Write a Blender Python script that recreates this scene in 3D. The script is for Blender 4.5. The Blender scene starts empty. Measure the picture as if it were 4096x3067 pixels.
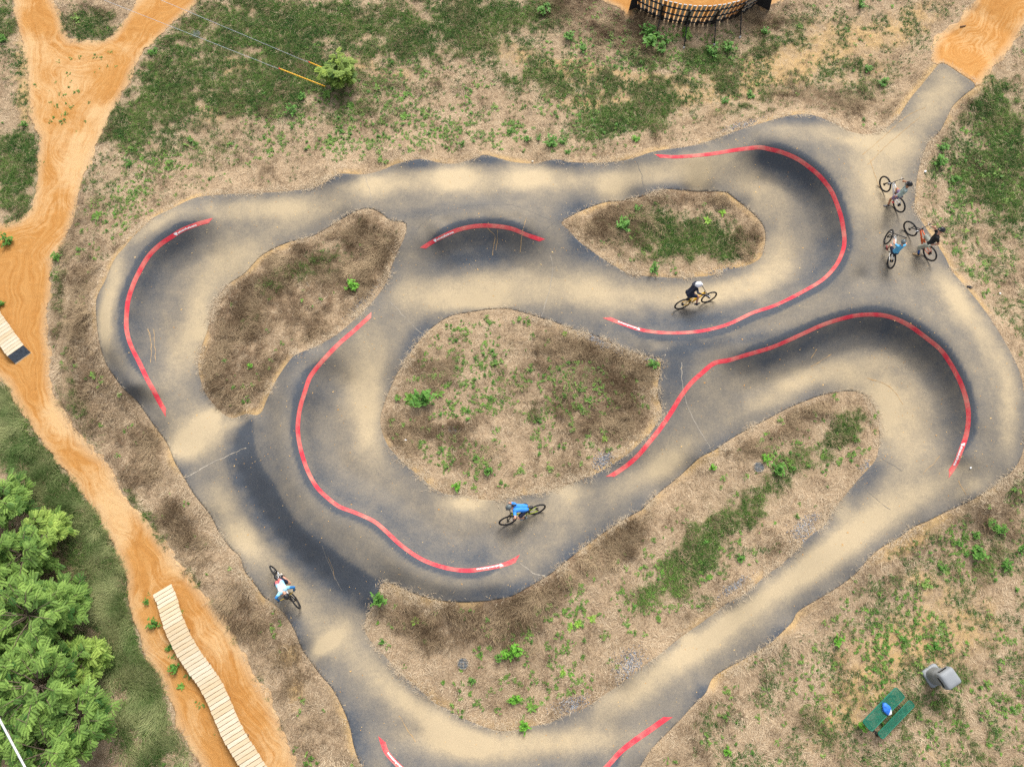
import bpy, bmesh, math, random
import numpy as np
from mathutils import Vector, Matrix, Quaternion
R = math.radians
rng = np.random.default_rng(7); random.seed(7)
sc = bpy.context.scene
col = sc.collection

# ------------------------------------------------------------------ camera, sky, sun, exposure
CAM_H, TILT, FPX = 28.3, R(17.0), 2870.0          # metres above ground, tilt from straight down, focal length in 4096-px units
cam_d = bpy.data.cameras.new('camera'); cam = bpy.data.objects.new('camera', cam_d); col.objects.link(cam)
cam.location = (0, 0, CAM_H); cam.rotation_euler = (TILT, 0, 0)
cam_d.sensor_width = 36.0; cam_d.lens = 36.0 * FPX / 4096.0; cam_d.clip_end = 2000.0
sc.camera = cam
SUN_EL, SUN_AZ = R(48), R(14)                      # soft light from beyond the top of the picture
world = bpy.data.worlds.new('World'); sc.world = world; world.use_nodes = True
wn = world.node_tree.nodes; wl = world.node_tree.links
bgn = wn['Background']; sky = wn.new('ShaderNodeTexSky'); sky.sky_type = 'NISHITA'; sky.sun_disc = False
sky.sun_elevation = SUN_EL; sky.sun_rotation = SUN_AZ; sky.dust_density = 3.0; sky.air_density = 1.2
hs = wn.new('ShaderNodeHueSaturation'); hs.inputs['Saturation'].default_value = 0.35
wl.new(sky.outputs[0], hs.inputs['Color']); wl.new(hs.outputs[0], bgn.inputs[0]); bgn.inputs[1].default_value = 0.075
sun_d = bpy.data.lights.new('sun', 'SUN'); sun_d.energy = 1.5; sun_d.angle = R(24); sun_d.color = (1.0, 0.96, 0.9)
sun = bpy.data.objects.new('sun', sun_d); col.objects.link(sun); sun.location = (0, 20, 40)
sun.rotation_euler = (-(math.pi/2 - SUN_EL), 0, -SUN_AZ)
sc.view_settings.view_transform = 'Standard'; sc.view_settings.look = 'None'
sc.view_settings.gamma = 1.0; sc.view_settings.exposure = 1.42; sc.view_settings.use_curve_mapping = False
sc.render.engine = 'CYCLES'; sc.cycles.use_denoising = False; sc.cycles.max_bounces = 4
sc.cycles.diffuse_bounces = 2; sc.cycles.transparent_max_bounces = 8

# ------------------------------------------------------------------ projection used while surveying the photograph
ST, CT = math.sin(TILT), math.cos(TILT)
VS = 4096.0 / 2212.0                                # outlines were measured on a 2212-wide view
def unproj(u, v, z=0.0):                            # 4096-px pixel -> ground point at height z
    a = (np.asarray(u, float) - 2048.0) / FPX; b = (1533.5 - np.asarray(v, float)) / FPX
    s = (CAM_H - z) / (CT - b * ST)
    return a * s, (ST + b * CT) * s
def proj(x, y, z):
    zz = z - CAM_H; d = y * ST - zz * CT; w = y * CT + zz * ST
    return 2048.0 + FPX * x / d, 1533.5 - FPX * w / d

# ------------------------------------------------------------------ noise
def vnoise(x, y, seed=0):
    r = np.random.default_rng(seed).random((256, 256)).astype(np.float32)
    xi = np.floor(x).astype(int); yi = np.floor(y).astype(int)
    fx = x - xi; fy = y - yi; fx = fx*fx*(3-2*fx); fy = fy*fy*(3-2*fy)
    g = lambda i, j: r[i & 255, j & 255]
    return ((g(xi, yi)*(1-fx)+g(xi+1, yi)*fx)*(1-fy) + (g(xi, yi+1)*(1-fx)+g(xi+1, yi+1)*fx)*fy)
def fbm(x, y, f, o=4, seed=0, gain=.5):
    t = 0; a = 1; n = 0
    for i in range(o):
        t = t + a*vnoise(x*f + 17.3*i + 100, y*f - 9.1*i + 100, seed+i); n += a; a *= gain; f *= 2.03
    return t/n

# ------------------------------------------------------------------ traced outlines (2212-wide view coordinates)
OUTER = [(207,655),(214,630),(227,606),(247,560),(268,535),(291,508),(331,471),(377,448),(417,429),(468,421),(553,417),(610,414),(663,408),(697,397),(720,381),(740,375),(787,377),(827,367),(850,357),(884,347),(914,344),(950,352),(981,354),(1014,346),(1044,335),(1067,339),(1106,350),(1156,354),(1183,347),(1210,345),(1236,351),(1306,351),(1360,344),(1407,329),(1440,323),(1490,316),(1540,302),(1580,287),(1620,274),(1659,262),(1690,253),(1734,247),(1766,252),(1809,269),(1836,284),(1873,290),(1899,284),(1923,270),(1946,244),(1966,214),(1990,185),(2013,157),(2035,137),(2073,159),(2107,184),(2090,200),(2060,227),(2046,254),(2030,284),(2006,307),(1996,331),(1988,354),(1981,384),(1978,417),(1976,448),(1990,477),(2026,531),(2040,553),(2060,590),(2087,620),(2117,657),(2143,693),(2170,737),(2193,780),(2207,817),(2214,860),(2218,905),(2215,950),(2207,984),(2193,1010),(2173,1030),(2143,1054),(2110,1074),(2076,1091),(2041,1106),(2008,1123),(1975,1137),(1945,1159),(1912,1177),(1892,1191),(1872,1212),(1848,1239),(1818,1262),(1782,1285),(1725,1319),(1712,1342),(1686,1368),(1659,1393),(1604,1425),(1571,1442),(1538,1465),(1525,1495),(1495,1525),(1465,1558),(1428,1595),(1402,1624),(1382,1656),(1340,1705),(1280,1750),(1150,1790),(1000,1790),(870,1750),(810,1700),(782,1656),(766,1618),(756,1571),(743,1535),(719,1488),(693,1458),(669,1425),(653,1402),(633,1355),(613,1325),(590,1302),(570,1289),(553,1265),(528,1232),(518,1202),(498,1183),(475,1153),(462,1126),(450,1106),(417,1064),(397,1030),(377,997),(361,957),(334,920),(311,887),(294,864),(267,840),(247,813),(230,787),(217,750),(210,710)]
ISL_A = [(566,551),(620,524),(663,514),(693,501),(720,484),(750,466),(773,454),(800,450),(824,461),(844,476),(876,482),(874,511),(857,548),(847,573),(834,610),(817,637),(793,663),(773,683),(740,713),(703,737),(653,760),(633,770),(610,800),(590,833),(576,864),(561,895),(531,894),(501,903),(478,890),(464,875),(444,850),(431,813),(428,783),(434,753),(448,713),(457,670),(471,640),(494,613),(528,590)]
ISL_B = [(1212,481),(1240,463),(1266,451),(1306,437),(1340,434),(1380,426),(1407,416),(1440,408),(1473,411),(1507,414),(1564,414),(1584,426),(1607,444),(1630,464),(1647,484),(1654,508),(1650,538),(1640,560),(1607,576),(1574,582),(1537,595),(1507,598),(1457,600),(1390,596),(1360,591),(1340,582),(1313,565),(1293,553),(1250,521),(1230,498)]
ISL_C = [(1094,666),(1054,668),(1021,673),(977,681),(947,697),(920,720),(894,750),(874,783),(857,807),(847,830),(834,860),(822,900),(825,930),(837,960),(857,984),(884,1010),(917,1037),(930,1050),(964,1067),(1004,1069),(1044,1079),(1087,1079),(1106,1073),(1166,1064),(1216,1050),(1250,1037),(1293,1021),(1326,1001),(1360,977),(1393,947),(1413,924),(1430,887),(1421,854),(1423,817),(1428,777),(1413,773),(1390,767),(1360,760),(1326,743),(1293,727),(1240,712),(1203,697),(1173,688),(1139,677)]
ISL_D = [(1806,847),(1839,844),(1863,850),(1879,864),(1890,883),(1898,910),(1900,943),(1896,981),(1886,1001),(1859,1030),(1836,1057),(1816,1081),(1796,1106),(1785,1129),(1769,1143),(1749,1159),(1719,1189),(1702,1206),(1679,1226),(1659,1239),(1604,1285),(1571,1302),(1545,1322),(1515,1345),(1481,1368),(1455,1388),(1422,1415),(1385,1442),(1339,1478),(1302,1501),(1265,1528),(1212,1548),(1189,1560),(1149,1568),(1098,1578),(1065,1575),(1032,1564),(995,1548),(968,1531),(939,1518),(915,1495),(892,1476),(865,1455),(845,1432),(819,1402),(792,1372),(789,1342),(802,1315),(815,1285),(826,1259),(852,1262),(879,1276),(912,1287),(952,1296),(1002,1300),(1051,1297),(1085,1292),(1106,1287),(1139,1269),(1189,1239),(1222,1212),(1265,1179),(1292,1159),(1332,1132),(1375,1106),(1386,1101),(1420,1067),(1457,1037),(1483,1014),(1513,987),(1547,970),(1580,947),(1620,924),(1659,904),(1699,883),(1736,867),(1772,854)]
# red lines: points, then side of the berm crest (-1 = left of travel in the picture), crest from/to fraction
RED = [
 ([(455,476),(420,486),(394,496),(367,513),(344,529),(320,553),(302,583),(286,616),(275,653),(272,697),(275,723),(284,750),(301,783),(317,817),(337,854),(358,891)], 1, .04, .85),
 ([(913,536),(940,519),(970,504),(997,494),(1031,488),(1067,488),(1106,494),(1139,508),(1172,519)], -1, .04, .96),
 ([(1420,337),(1457,339),(1490,337),(1540,332),(1590,324),(1637,318),(1659,321),(1692,329),(1726,344),(1752,362),(1776,384),(1796,411),(1809,441),(1819,474),(1824,508),(1823,534),(1812,563),(1796,586),(1776,605),(1752,620),(1719,638),(1685,655),(1659,665),(1627,675),(1600,688),(1574,700),(1540,710),(1507,716),(1467,719),(1423,718),(1383,712),(1346,700),(1311,686)], -1, .2, .97),
 ([(802,680),(767,712),(733,741),(703,772),(683,795),(668,817),(658,847),(648,880),(643,920),(646,954),(655,990),(668,1024),(686,1054),(710,1077),(733,1094),(760,1104),(782,1113),(809,1126),(835,1148),(859,1171),(882,1189),(912,1208),(945,1221),(978,1229),(1012,1232),(1045,1228),(1078,1222),(1103,1214),(1118,1206)], 1, .15, .97),
 ([(1318,1029),(1353,1006),(1380,982),(1403,954),(1427,924),(1450,890),(1470,857),(1493,827),(1517,805),(1543,784),(1574,778),(1607,768),(1659,753),(1692,740),(1736,720),(1776,702),(1819,688),(1859,680),(1903,680),(1936,688),(1970,705),(2003,729),(2033,753),(2053,780),(2070,810),(2083,840),(2093,877),(2094,907),(2088,940),(2076,974),(2065,1001),(2050,1023)], -1, .33, .96),
 ([(825,1596),(835,1624),(852,1644),(875,1666),(910,1690),(960,1712),(1060,1728),(1150,1725),(1230,1705),(1290,1672),(1312,1654),(1339,1624),(1368,1601),(1405,1575),(1443,1548)], 1, .04, .85),
]
DIRT_L = [(30,-60),(30,0),(33,50),(42,85),(55,140),(58,200),(66,260),(85,301),(83,334),(77,394),(67,444),(50,468),(33,481),(0,486),(-60,480),(-160,470),(-160,800),(-60,790),(0,820),(17,837),(30,863),(60,914),(80,947),(104,980),(127,1010),(160,1044),(184,1084),(206,1106),(223,1139),(239,1172),(262,1216),(273,1256),(269,1292),(276,1325),(299,1372),(316,1422),(346,1465),(366,1521),(382,1571),(409,1618),(432,1651),(480,1760),(690,1760),(643,1656),(619,1591),(599,1548),(579,1504),(549,1456),(518,1399),(492,1352),(459,1308),(422,1259),(389,1219),(359,1186),(332,1146),(306,1110),(260,1054),(234,1001),(187,964),(150,904),(124,860),(110,820),(109,767),(102,703),(110,643),(115,596),(117,553),(144,521),(157,474),(174,417),(187,374),(204,334),(230,277),(247,234),(274,187),(294,140),(327,100),(367,60),(401,27),(431,0),(480,-60),(330,-60),(297,0),(281,23),(264,50),(240,80),(207,88),(160,89),(150,88),(137,67),(130,33),(114,0),(100,-60)]
DIRT_R = [(2035,139),(2015,134),(2018,90),(2060,50),(2090,20),(2107,0),(2130,-60),(2330,-60),(2260,0),(2212,57),(2207,67),(2180,107),(2147,144),(2108,186),(2073,161)]
DIRT_T = [(1290,-70),(1303,0),(1333,17),(1352,38),(1366,40),(1378,18),(1410,34),(1450,46),(1490,51),(1530,49),(1575,37),(1610,20),(1634,8),(1645,30),(1660,17),(1690,0),(1740,-70)]

# survey heights: (x, y, z) in the same view
ZA = [(553,417,.35),(640,410,.25),(735,376,.5),(820,371,.1),(905,345,.55),(984,356,.12),(1050,336,.55),(1149,357,.12),(1210,345,.5),(1300,350,.15),(1400,331,.5),(1500,314,.5),(1600,280,.8),(1730,248,1.0),(1800,266,.9),(1870,289,.6),(1960,220,.6),(2035,138,.75),(2107,184,.75),(2060,227,.6),(2000,320,.5),(1978,417,.5),(1990,477,.5),(2040,553,.6),(2117,657,.9),(2170,737,1.1),(2207,817,1.2),(2216,900,1.2),(2207,984,1.1),(2143,1054,.9),(2041,1106,.5),(1945,1159,.3),(1872,1212,.45),(1818,1262,.2),(1725,1319,.12),(1686,1368,.45),(1604,1425,.2),(1538,1465,.15),(1525,1495,.45),(1465,1558,.5),(1382,1656,.8),(1280,1750,1.0),(1000,1790,1.0),(810,1700,1.0),
 (782,1656,.9),(756,1571,.6),(719,1488,.45),(669,1425,.08),(633,1355,.4),(590,1302,.2),(528,1232,.4),(475,1153,.05),(417,1064,.35),(377,997,.35),(361,957,.1),(311,887,.35),(247,813,.8),(210,710,1.1),(208,660,1.15),(227,606,1.15),(291,508,1.1),(377,448,.95),(468,421,.6),
 (800,450,.45),(720,484,.1),(680,508,.05),(620,524,.1),(553,565,.1),(494,613,0),(457,670,0),(428,740,0),(431,813,.1),(464,885,.05),(501,903,.2),(561,895,.7),(590,833,.9),(633,770,1.0),(703,737,.8),(773,683,.6),(834,610,.4),(874,481,.75),
 (1212,481,.7),(1266,451,.3),(1330,430,0),(1440,408,.5),(1507,412,0),(1564,414,.3),(1630,464,.05),(1654,508,0),(1640,560,0),(1537,595,.05),(1390,596,.1),(1293,553,.35),(1240,510,.6),
 (1054,668,.05),(947,697,.15),(894,750,.3),(834,860,.05),(822,900,0),(857,984,.1),(930,1050,.15),(1010,1069,0),(1087,1079,.2),(1166,1064,.25),(1216,1050,.05),(1293,1021,.35),(1360,977,.6),(1430,887,.6),(1423,817,.8),(1428,777,.95),(1360,760,.75),(1240,712,.5),(1173,688,.3),
 (1839,844,0),(1890,883,0),(1900,943,0),(1886,1001,.2),(1836,1057,.15),(1790,1115,.05),(1749,1159,.4),(1679,1226,.2),(1604,1285,.5),(1545,1322,.12),(1481,1368,.05),(1385,1442,.45),(1302,1501,.05),(1212,1548,.05),(1106,1578,0),(968,1531,0),(892,1476,.3),(845,1432,.4),(789,1350,.1),(826,1259,.75),(912,1287,.9),(1002,1300,.9),(1106,1287,.85),(1189,1239,.6),(1292,1159,.25),(1386,1101,.4),(1457,1037,.05),(1547,970,.45),(1620,924,.2),(1736,867,.3),(1772,854,.1)]
ZRED = [
 [(448,478,.6),(394,496,.85),(272,697,.95),(317,817,.75),(357,890,.35)],
 [(915,534,.6),(970,504,.85),(1106,494,.85),(1169,518,.6)],
 [(1420,337,.5),(1540,332,.65),(1659,321,.9),(1776,384,.95),(1824,508,.95),(1752,620,.9),(1600,688,.8),(1467,719,.7),(1313,687,.4)],
 [(801,682,.55),(703,772,.8),(648,880,1.0),(655,990,1.0),(733,1094,.95),(835,1148,.9),(945,1221,.9),(1045,1228,.8),(1116,1207,.55)],
 [(1320,1027,.3),(1427,924,.55),(1517,805,.75),(1607,768,.88),(1736,720,.95),(1903,680,1.0),(2033,753,1.0),(2093,877,1.0),(2076,974,.85),(2052,1021,.6)],
 [(826,1598,.5),(865,1657,.8),(960,1712,.95),(1150,1725,.95),(1290,1672,.85),(1339,1624,.6),(1440,1550,.45)]]
ZSPOT = [(1040,455,.8),(960,475,.8),(1120,465,.78),(1050,425,.5),(900,490,.75),(1200,500,.7),   # ridge behind the short top berm
 (1500,745,.75),(1600,725,.8),(1430,742,.7),(1700,700,.85),                                     # ridge between the two right berms
 (545,905,.9),(548,960,1.0),(565,1010,1.08),(590,1045,1.1),(623,1106,1.12),(653,1143,1.12),(686,1169,1.12),(769,1226,1.05),(829,1257,.85),(556,985,1.05),(577,1028,1.1),(606,1075,1.12),(638,1125,1.12),(670,1156,1.12),(710,1185,1.1),(740,1206,1.08),(800,1243,.95),
 (505,960,.24),(518,1020,.22),(545,1075,.18),(578,1125,.16),(632,1190,.15),(700,1250,.15),(775,1310,.2),(530,1048,.2),(562,1100,.17),(605,1158,.15),(665,1222,.15),(738,1282,.17),(560,1180,.15),(640,1265,.15),(720,1340,.15),(440,990,.25),
 (1900,400,.6),(1900,500,.6),(1950,600,.7),(1880,340,.65),(1860,600,.75),
 (640,620,.3),(560,740,.3),(760,520,.4),(1450,510,.05),(1560,500,.05),(1350,490,.3),
 (1110,860,-.1),(1000,800,.1),(1250,880,.1),(1130,960,.0),(950,930,.05),(1300,800,.3),
 (1620,1080,.05),(1450,1230,.1),(1250,1330,.25),(1100,1380,.2),(950,1400,.2),(1780,960,.0),(1150,1480,.0),(1300,1400,.1),
 (1000,560,.25),(1080,600,.05),(960,620,.1),(1450,650,.1),(1600,640,.3),(1700,560,.1),(1690,450,.15),
 (430,560,.15),(360,680,.25),(370,780,.2),(740,880,.3),(760,980,.3),(850,1060,.2),(1000,1150,.3),(1150,1130,.25),(1950,880,.2),(1980,980,.3),(1850,790,.2),(1700,830,.3)]

def catmull(P, closed, step=3.0):
    P = np.array(P, float); n = len(P); out = []
    rngk = range(n if closed else n-1)
    for i in rngk:
        if closed: p0, p1, p2, p3 = P[i-1], P[i], P[(i+1) % n], P[(i+2) % n]
        else: p0, p1, p2, p3 = P[max(i-1, 0)], P[i], P[i+1], P[min(i+2, n-1)]
        k = max(2, int(np.linalg.norm(p2-p1)/step))
        t = np.linspace(0, 1, k, endpoint=False)[:, None]
        out.append(.5*((2*p1)+(-p0+p2)*t+(2*p0-5*p1+4*p2-p3)*t**2+(-p0+3*p1-3*p2+p3)*t**3))
    if not closed: out.append(P[-1:])
    return np.vstack(out)
def idw(pts, anchors, p=4):
    A = np.array(anchors, float); d2 = ((pts[:, None, :]-A[None, :, :2])**2).sum(2)+4.0
    w = d2**(-p/2); return (w*A[:, 2]).sum(1)/w.sum(1)

# ------------------------------------------------------------------ height field in the survey view, then on the ground
IG, IM = 5.0, 450                                   # survey grid step and margin
iw, ih = int((2212+2*IM)/IG), int((1656+2*IM)/IG)
con_s = np.zeros((ih, iw)); con_n = np.zeros((ih, iw))
def put(pts, z, w=1.0):
    xi = np.clip(((pts[:, 0]+IM)/IG).round().astype(int), 0, iw-1); yi = np.clip(((pts[:, 1]+IM)/IG).round().astype(int), 0, ih-1)
    np.add.at(con_s, (yi, xi), np.asarray(z)*w); np.add.at(con_n, (yi, xi), w)
curves = {k: catmull(v, True) for k, v in dict(o=OUTER, A=ISL_A, B=ISL_B, C=ISL_C, D=ISL_D).items()}
for k, c in curves.items(): put(c, idw(c, ZA))
def normals2(c):
    t = np.gradient(c, axis=0); t /= np.linalg.norm(t, axis=1)[:, None]+1e-9
    return np.stack([t[:, 1], -t[:, 0]], 1)          # left of travel in picture coords (y down)
red_curves = []
for (pts, side, f0, f1), zr in zip(RED, ZRED):
    c = catmull(pts, False); z = idw(c, zr, 3)*1.22; nn = normals2(c)*(-side)
    red_curves.append((c, z)); put(c, z, 3)
    k0, k1 = int(f0*len(c)), int(f1*len(c)); s = slice(k0, k1)
    put(c[s]+nn[s]*13, z[s]+.13, 2); put(c[s]+nn[s]*17, z[s]+.15, 2); put(c[s]+nn[s]*36, z[s]+.15)
    put(c[s]-nn[s]*20, z[s]*.70); put(c[s]-nn[s]*42, z[s]*.40); put(c[s]-nn[s]*72, z[s]*.16)
zs_ = np.array(ZSPOT); put(zs_[:, :2], zs_[:, 2], 1)
o = curves['o']; on = normals2(o); oz = idw(o, ZA)
put(o+on*22, oz*.75, .5); put(o+on*70, oz*.2); put(o+on*130, oz*0, .5)
for P in (DIRT_L, DIRT_R, DIRT_T):
    c = catmull(P, True, 12)
    put(c, np.where(c[:, 0] > 2000, idw(c, [(2035,139,.65),(2108,186,.65),(2060,50,.3),(2200,60,.2),(2200,-60,0)]), 0.0)*1.0, .5)
def solve(cs, cn, it):
    h, w = cs.shape
    if min(h, w) > 24:
        h2, w2 = (h+1)//2, (w+1)//2
        cp = np.zeros((h2*2, w2*2)); cq = np.zeros((h2*2, w2*2)); cp[:h, :w] = cs; cq[:h, :w] = cn
        z2 = solve(cp.reshape(h2, 2, w2, 2).sum((1, 3)), cq.reshape(h2, 2, w2, 2).sum((1, 3)), it)
        z = np.repeat(np.repeat(z2, 2, 0), 2, 1)[:h, :w]
    else: z = np.zeros((h, w))
    m = cn > 0; v = np.where(m, cs/np.maximum(cn, 1e-9), 0)
    for _ in range(it):
        p = np.pad(z, 1, mode='edge')
        z = (p[:-2, 1:-1]+p[2:, 1:-1]+p[1:-1, :-2]+p[1:-1, 2:])/4
        z[m] = v[m]
    return z
con_n[0, :] = con_n[-1, :] = 1; con_n[:, 0] = con_n[:, -1] = 1; con_s[0, :] = con_s[-1, :] = 0; con_s[:, 0] = con_s[:, -1] = 0
ZI = solve(con_s, con_n, 90)
def blur(a, n):
    for _ in range(n):
        p = np.pad(a, 1, mode='edge'); a = (p[:-2, 1:-1]+p[2:, 1:-1]+p[1:-1, :-2]+p[1:-1, 2:]+2*p[1:-1, 1:-1])/6
    return a
ZI = blur(ZI, 3)
def bil(A, fx, fy):
    h, w = A.shape; fx = np.clip(fx, 0, w-1.001); fy = np.clip(fy, 0, h-1.001)
    xi = fx.astype(int); yi = fy.astype(int); a = fx-xi; b = fy-yi
    return (A[yi, xi]*(1-a)+A[yi, xi+1]*a)*(1-b)+(A[yi+1, xi]*(1-a)+A[yi+1, xi+1]*a)*b
def zimg(u, v): return bil(ZI, (np.asarray(u, float)+IM)/IG, (np.asarray(v, float)+IM)/IG)   # view coords
def view_to_world(c):
    c = np.asarray(c, float); z = zimg(c[:, 0], c[:, 1]); x, y = unproj(c[:, 0]*VS, c[:, 1]*VS, z)
    return np.stack([x, y], 1)
GR = 0.1; X0, X1, Y0, Y1 = -31.0, 31.0, -12.0, 35.0
gx = np.arange(X0, X1+.001, GR); gy = np.arange(Y0, Y1+.001, GR); NX, NY = len(gx), len(gy)
XX, YY = np.meshgrid(gx, gy)
ZZ = np.zeros_like(XX)
for _ in range(14):
    u, v = proj(XX, YY, ZZ); ZZ = .5*ZZ+.5*zimg(u/VS, v/VS)
edge_fade = np.clip(np.minimum(np.minimum(XX-X0, X1-XX), np.minimum(YY-Y0, Y1-YY))/3, 0, 1); ZZ *= edge_fade
ZZ = blur(ZZ, 2)
UU, VV = proj(XX, YY, ZZ); UU = UU/VS; VV = VV/VS     # where each ground point was surveyed
def zb(x, y): return bil(ZZ, (np.asarray(x, float)-X0)/GR, (np.asarray(y, float)-Y0)/GR)

def poly_field(polys, cap=1.6):
    """signed distance (negative inside, even-odd over all polygons), capped"""
    D = np.full(XX.shape, cap); ins = np.zeros(XX.shape, bool)
    for P in polys:
        Q = np.roll(P, -1, 0)
        for (ax, ay), (bx, by) in zip(P, Q):
            i0 = max(int((min(ax, bx)-cap-X0)/GR), 0); i1 = min(int((max(ax, bx)+cap-X0)/GR)+2, NX)
            j0 = max(int((min(ay, by)-cap-Y0)/GR), 0); j1 = min(int((max(ay, by)+cap-Y0)/GR)+2, NY)
            if i0 < i1 and j0 < j1:
                x = XX[j0:j1, i0:i1]; y = YY[j0:j1, i0:i1]; dx, dy = bx-ax, by-ay
                t = np.clip(((x-ax)*dx+(y-ay)*dy)/(dx*dx+dy*dy+1e-12), 0, 1)
                np.minimum(D[j0:j1, i0:i1], np.hypot(x-ax-t*dx, y-ay-t*dy), out=D[j0:j1, i0:i1])
            if ay != by:
                lo, hi = min(ay, by), max(ay, by)
                r0 = max(int(math.ceil((lo-Y0)/GR)), 0); r1 = min(int(math.ceil((hi-Y0)/GR)), NY)
                for j in range(r0, r1):
                    xc = ax+(gy[j]-ay)*(bx-ax)/(by-ay); ins[j, :max(0, min(NX, int(math.ceil((xc-X0)/GR))))] ^= True
    return np.where(ins, -D, D)
def thin(c, step):
    keep = [0]
    for i in range(1, len(c)):
        if np.linalg.norm(c[i]-c[keep[-1]]) > step: keep.append(i)
    return c[keep]
F_TR = poly_field([thin(view_to_world(c), .16) for c in curves.values()])
F_DI = poly_field([thin(view_to_world(catmull(P, True, 6)), .2) for P in (DIRT_L, DIRT_R, DIRT_T)], 1.2)
def line_dist(c, cap):
    D = np.full(XX.shape, cap)
    for (ax, ay), (bx, by) in zip(c[:-1], c[1:]):
        i0 = max(int((min(ax, bx)-cap-X0)/GR), 0); i1 = min(int((max(ax, bx)+cap-X0)/GR)+2, NX)
        j0 = max(int((min(ay, by)-cap-Y0)/GR), 0); j1 = min(int((max(ay, by)+cap-Y0)/GR)+2, NY)
        if i0 < i1 and j0 < j1:
            x = XX[j0:j1, i0:i1]; y = YY[j0:j1, i0:i1]; dx, dy = bx-ax, by-ay
            t = np.clip(((x-ax)*dx+(y-ay)*dy)/(dx*dx+dy*dy+1e-12), 0, 1)
            np.minimum(D[j0:j1, i0:i1], np.hypot(x-ax-t*dx, y-ay-t*dy), out=D[j0:j1, i0:i1])
    return D
def blobs(L, u=None, v=None):
    u = UU if u is None else u; v = VV if v is None else v
    out = np.zeros(u.shape)
    for (x, y, rx, ry, a, k) in L:
        ca, sa = math.cos(R(a)), math.sin(R(a)); dx = u-x; dy = v-y
        p = (dx*ca+dy*sa)/rx; q = (-dx*sa+dy*ca)/ry
        out += k*np.exp(-np.minimum((p*p+q*q)**1.25, 30))
    return out
VIS = (UU > -140) & (UU < 2352) & (VV > -150) & (VV < 1800)

# ------------------------------------------------------------------ object helpers
def link(o, parent=None):
    col.objects.link(o)
    if parent is not None: o.parent = parent
    return o
def tag(o, label=None, cat=None, group=None, kind=None):
    if label: o['label'] = label
    if cat: o['category'] = cat
    if group: o['group'] = group
    if kind: o['kind'] = kind
    return o
def empty(name, loc=(0, 0, 0), rz=0.0):
    o = bpy.data.objects.new(name, None); o.empty_display_size = .2; o.location = loc; o.rotation_euler = (0, 0, rz); return link(o)
def np_mesh(name, V, F, mats=None, smooth=True, parent=None, attrs=None, colors=None, mi=None):
    """V (n,3); F (m,k) array of equal-size faces"""
    V = np.ascontiguousarray(V, np.float32); F = np.ascontiguousarray(F, np.int32)
    me = bpy.data.meshes.new(name); m, k = F.shape
    me.vertices.add(len(V)); me.vertices.foreach_set('co', V.ravel())
    me.loops.add(m*k); me.loops.foreach_set('vertex_index', F.ravel())
    me.polygons.add(m); me.polygons.foreach_set('loop_start', np.arange(0, m*k, k, dtype=np.int32))
    me.polygons.foreach_set('loop_total', np.full(m, k, np.int32))
    if smooth: me.polygons.foreach_set('use_smooth', np.ones(m, bool))
    if mi is not None: me.polygons.foreach_set('material_index', np.asarray(mi, np.int32))
    me.update(calc_edges=True)
    for an, av in (attrs or {}).items():
        a = me.attributes.new(an, 'FLOAT', 'POINT'); a.data.foreach_set('value', np.ascontiguousarray(av, np.float32))
    if colors is not None:
        a = me.attributes.new('tint', 'FLOAT_COLOR', 'POINT')
        c4 = np.ones((len(V), 4), np.float32); c4[:, :3] = colors; a.data.foreach_set('color', c4.ravel())
    for mt in (mats if isinstance(mats, (list, tuple)) else [mats]):
        if mt: me.materials.append(mt)
    o = bpy.data.objects.new(name, me); return link(o, parent)
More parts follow.
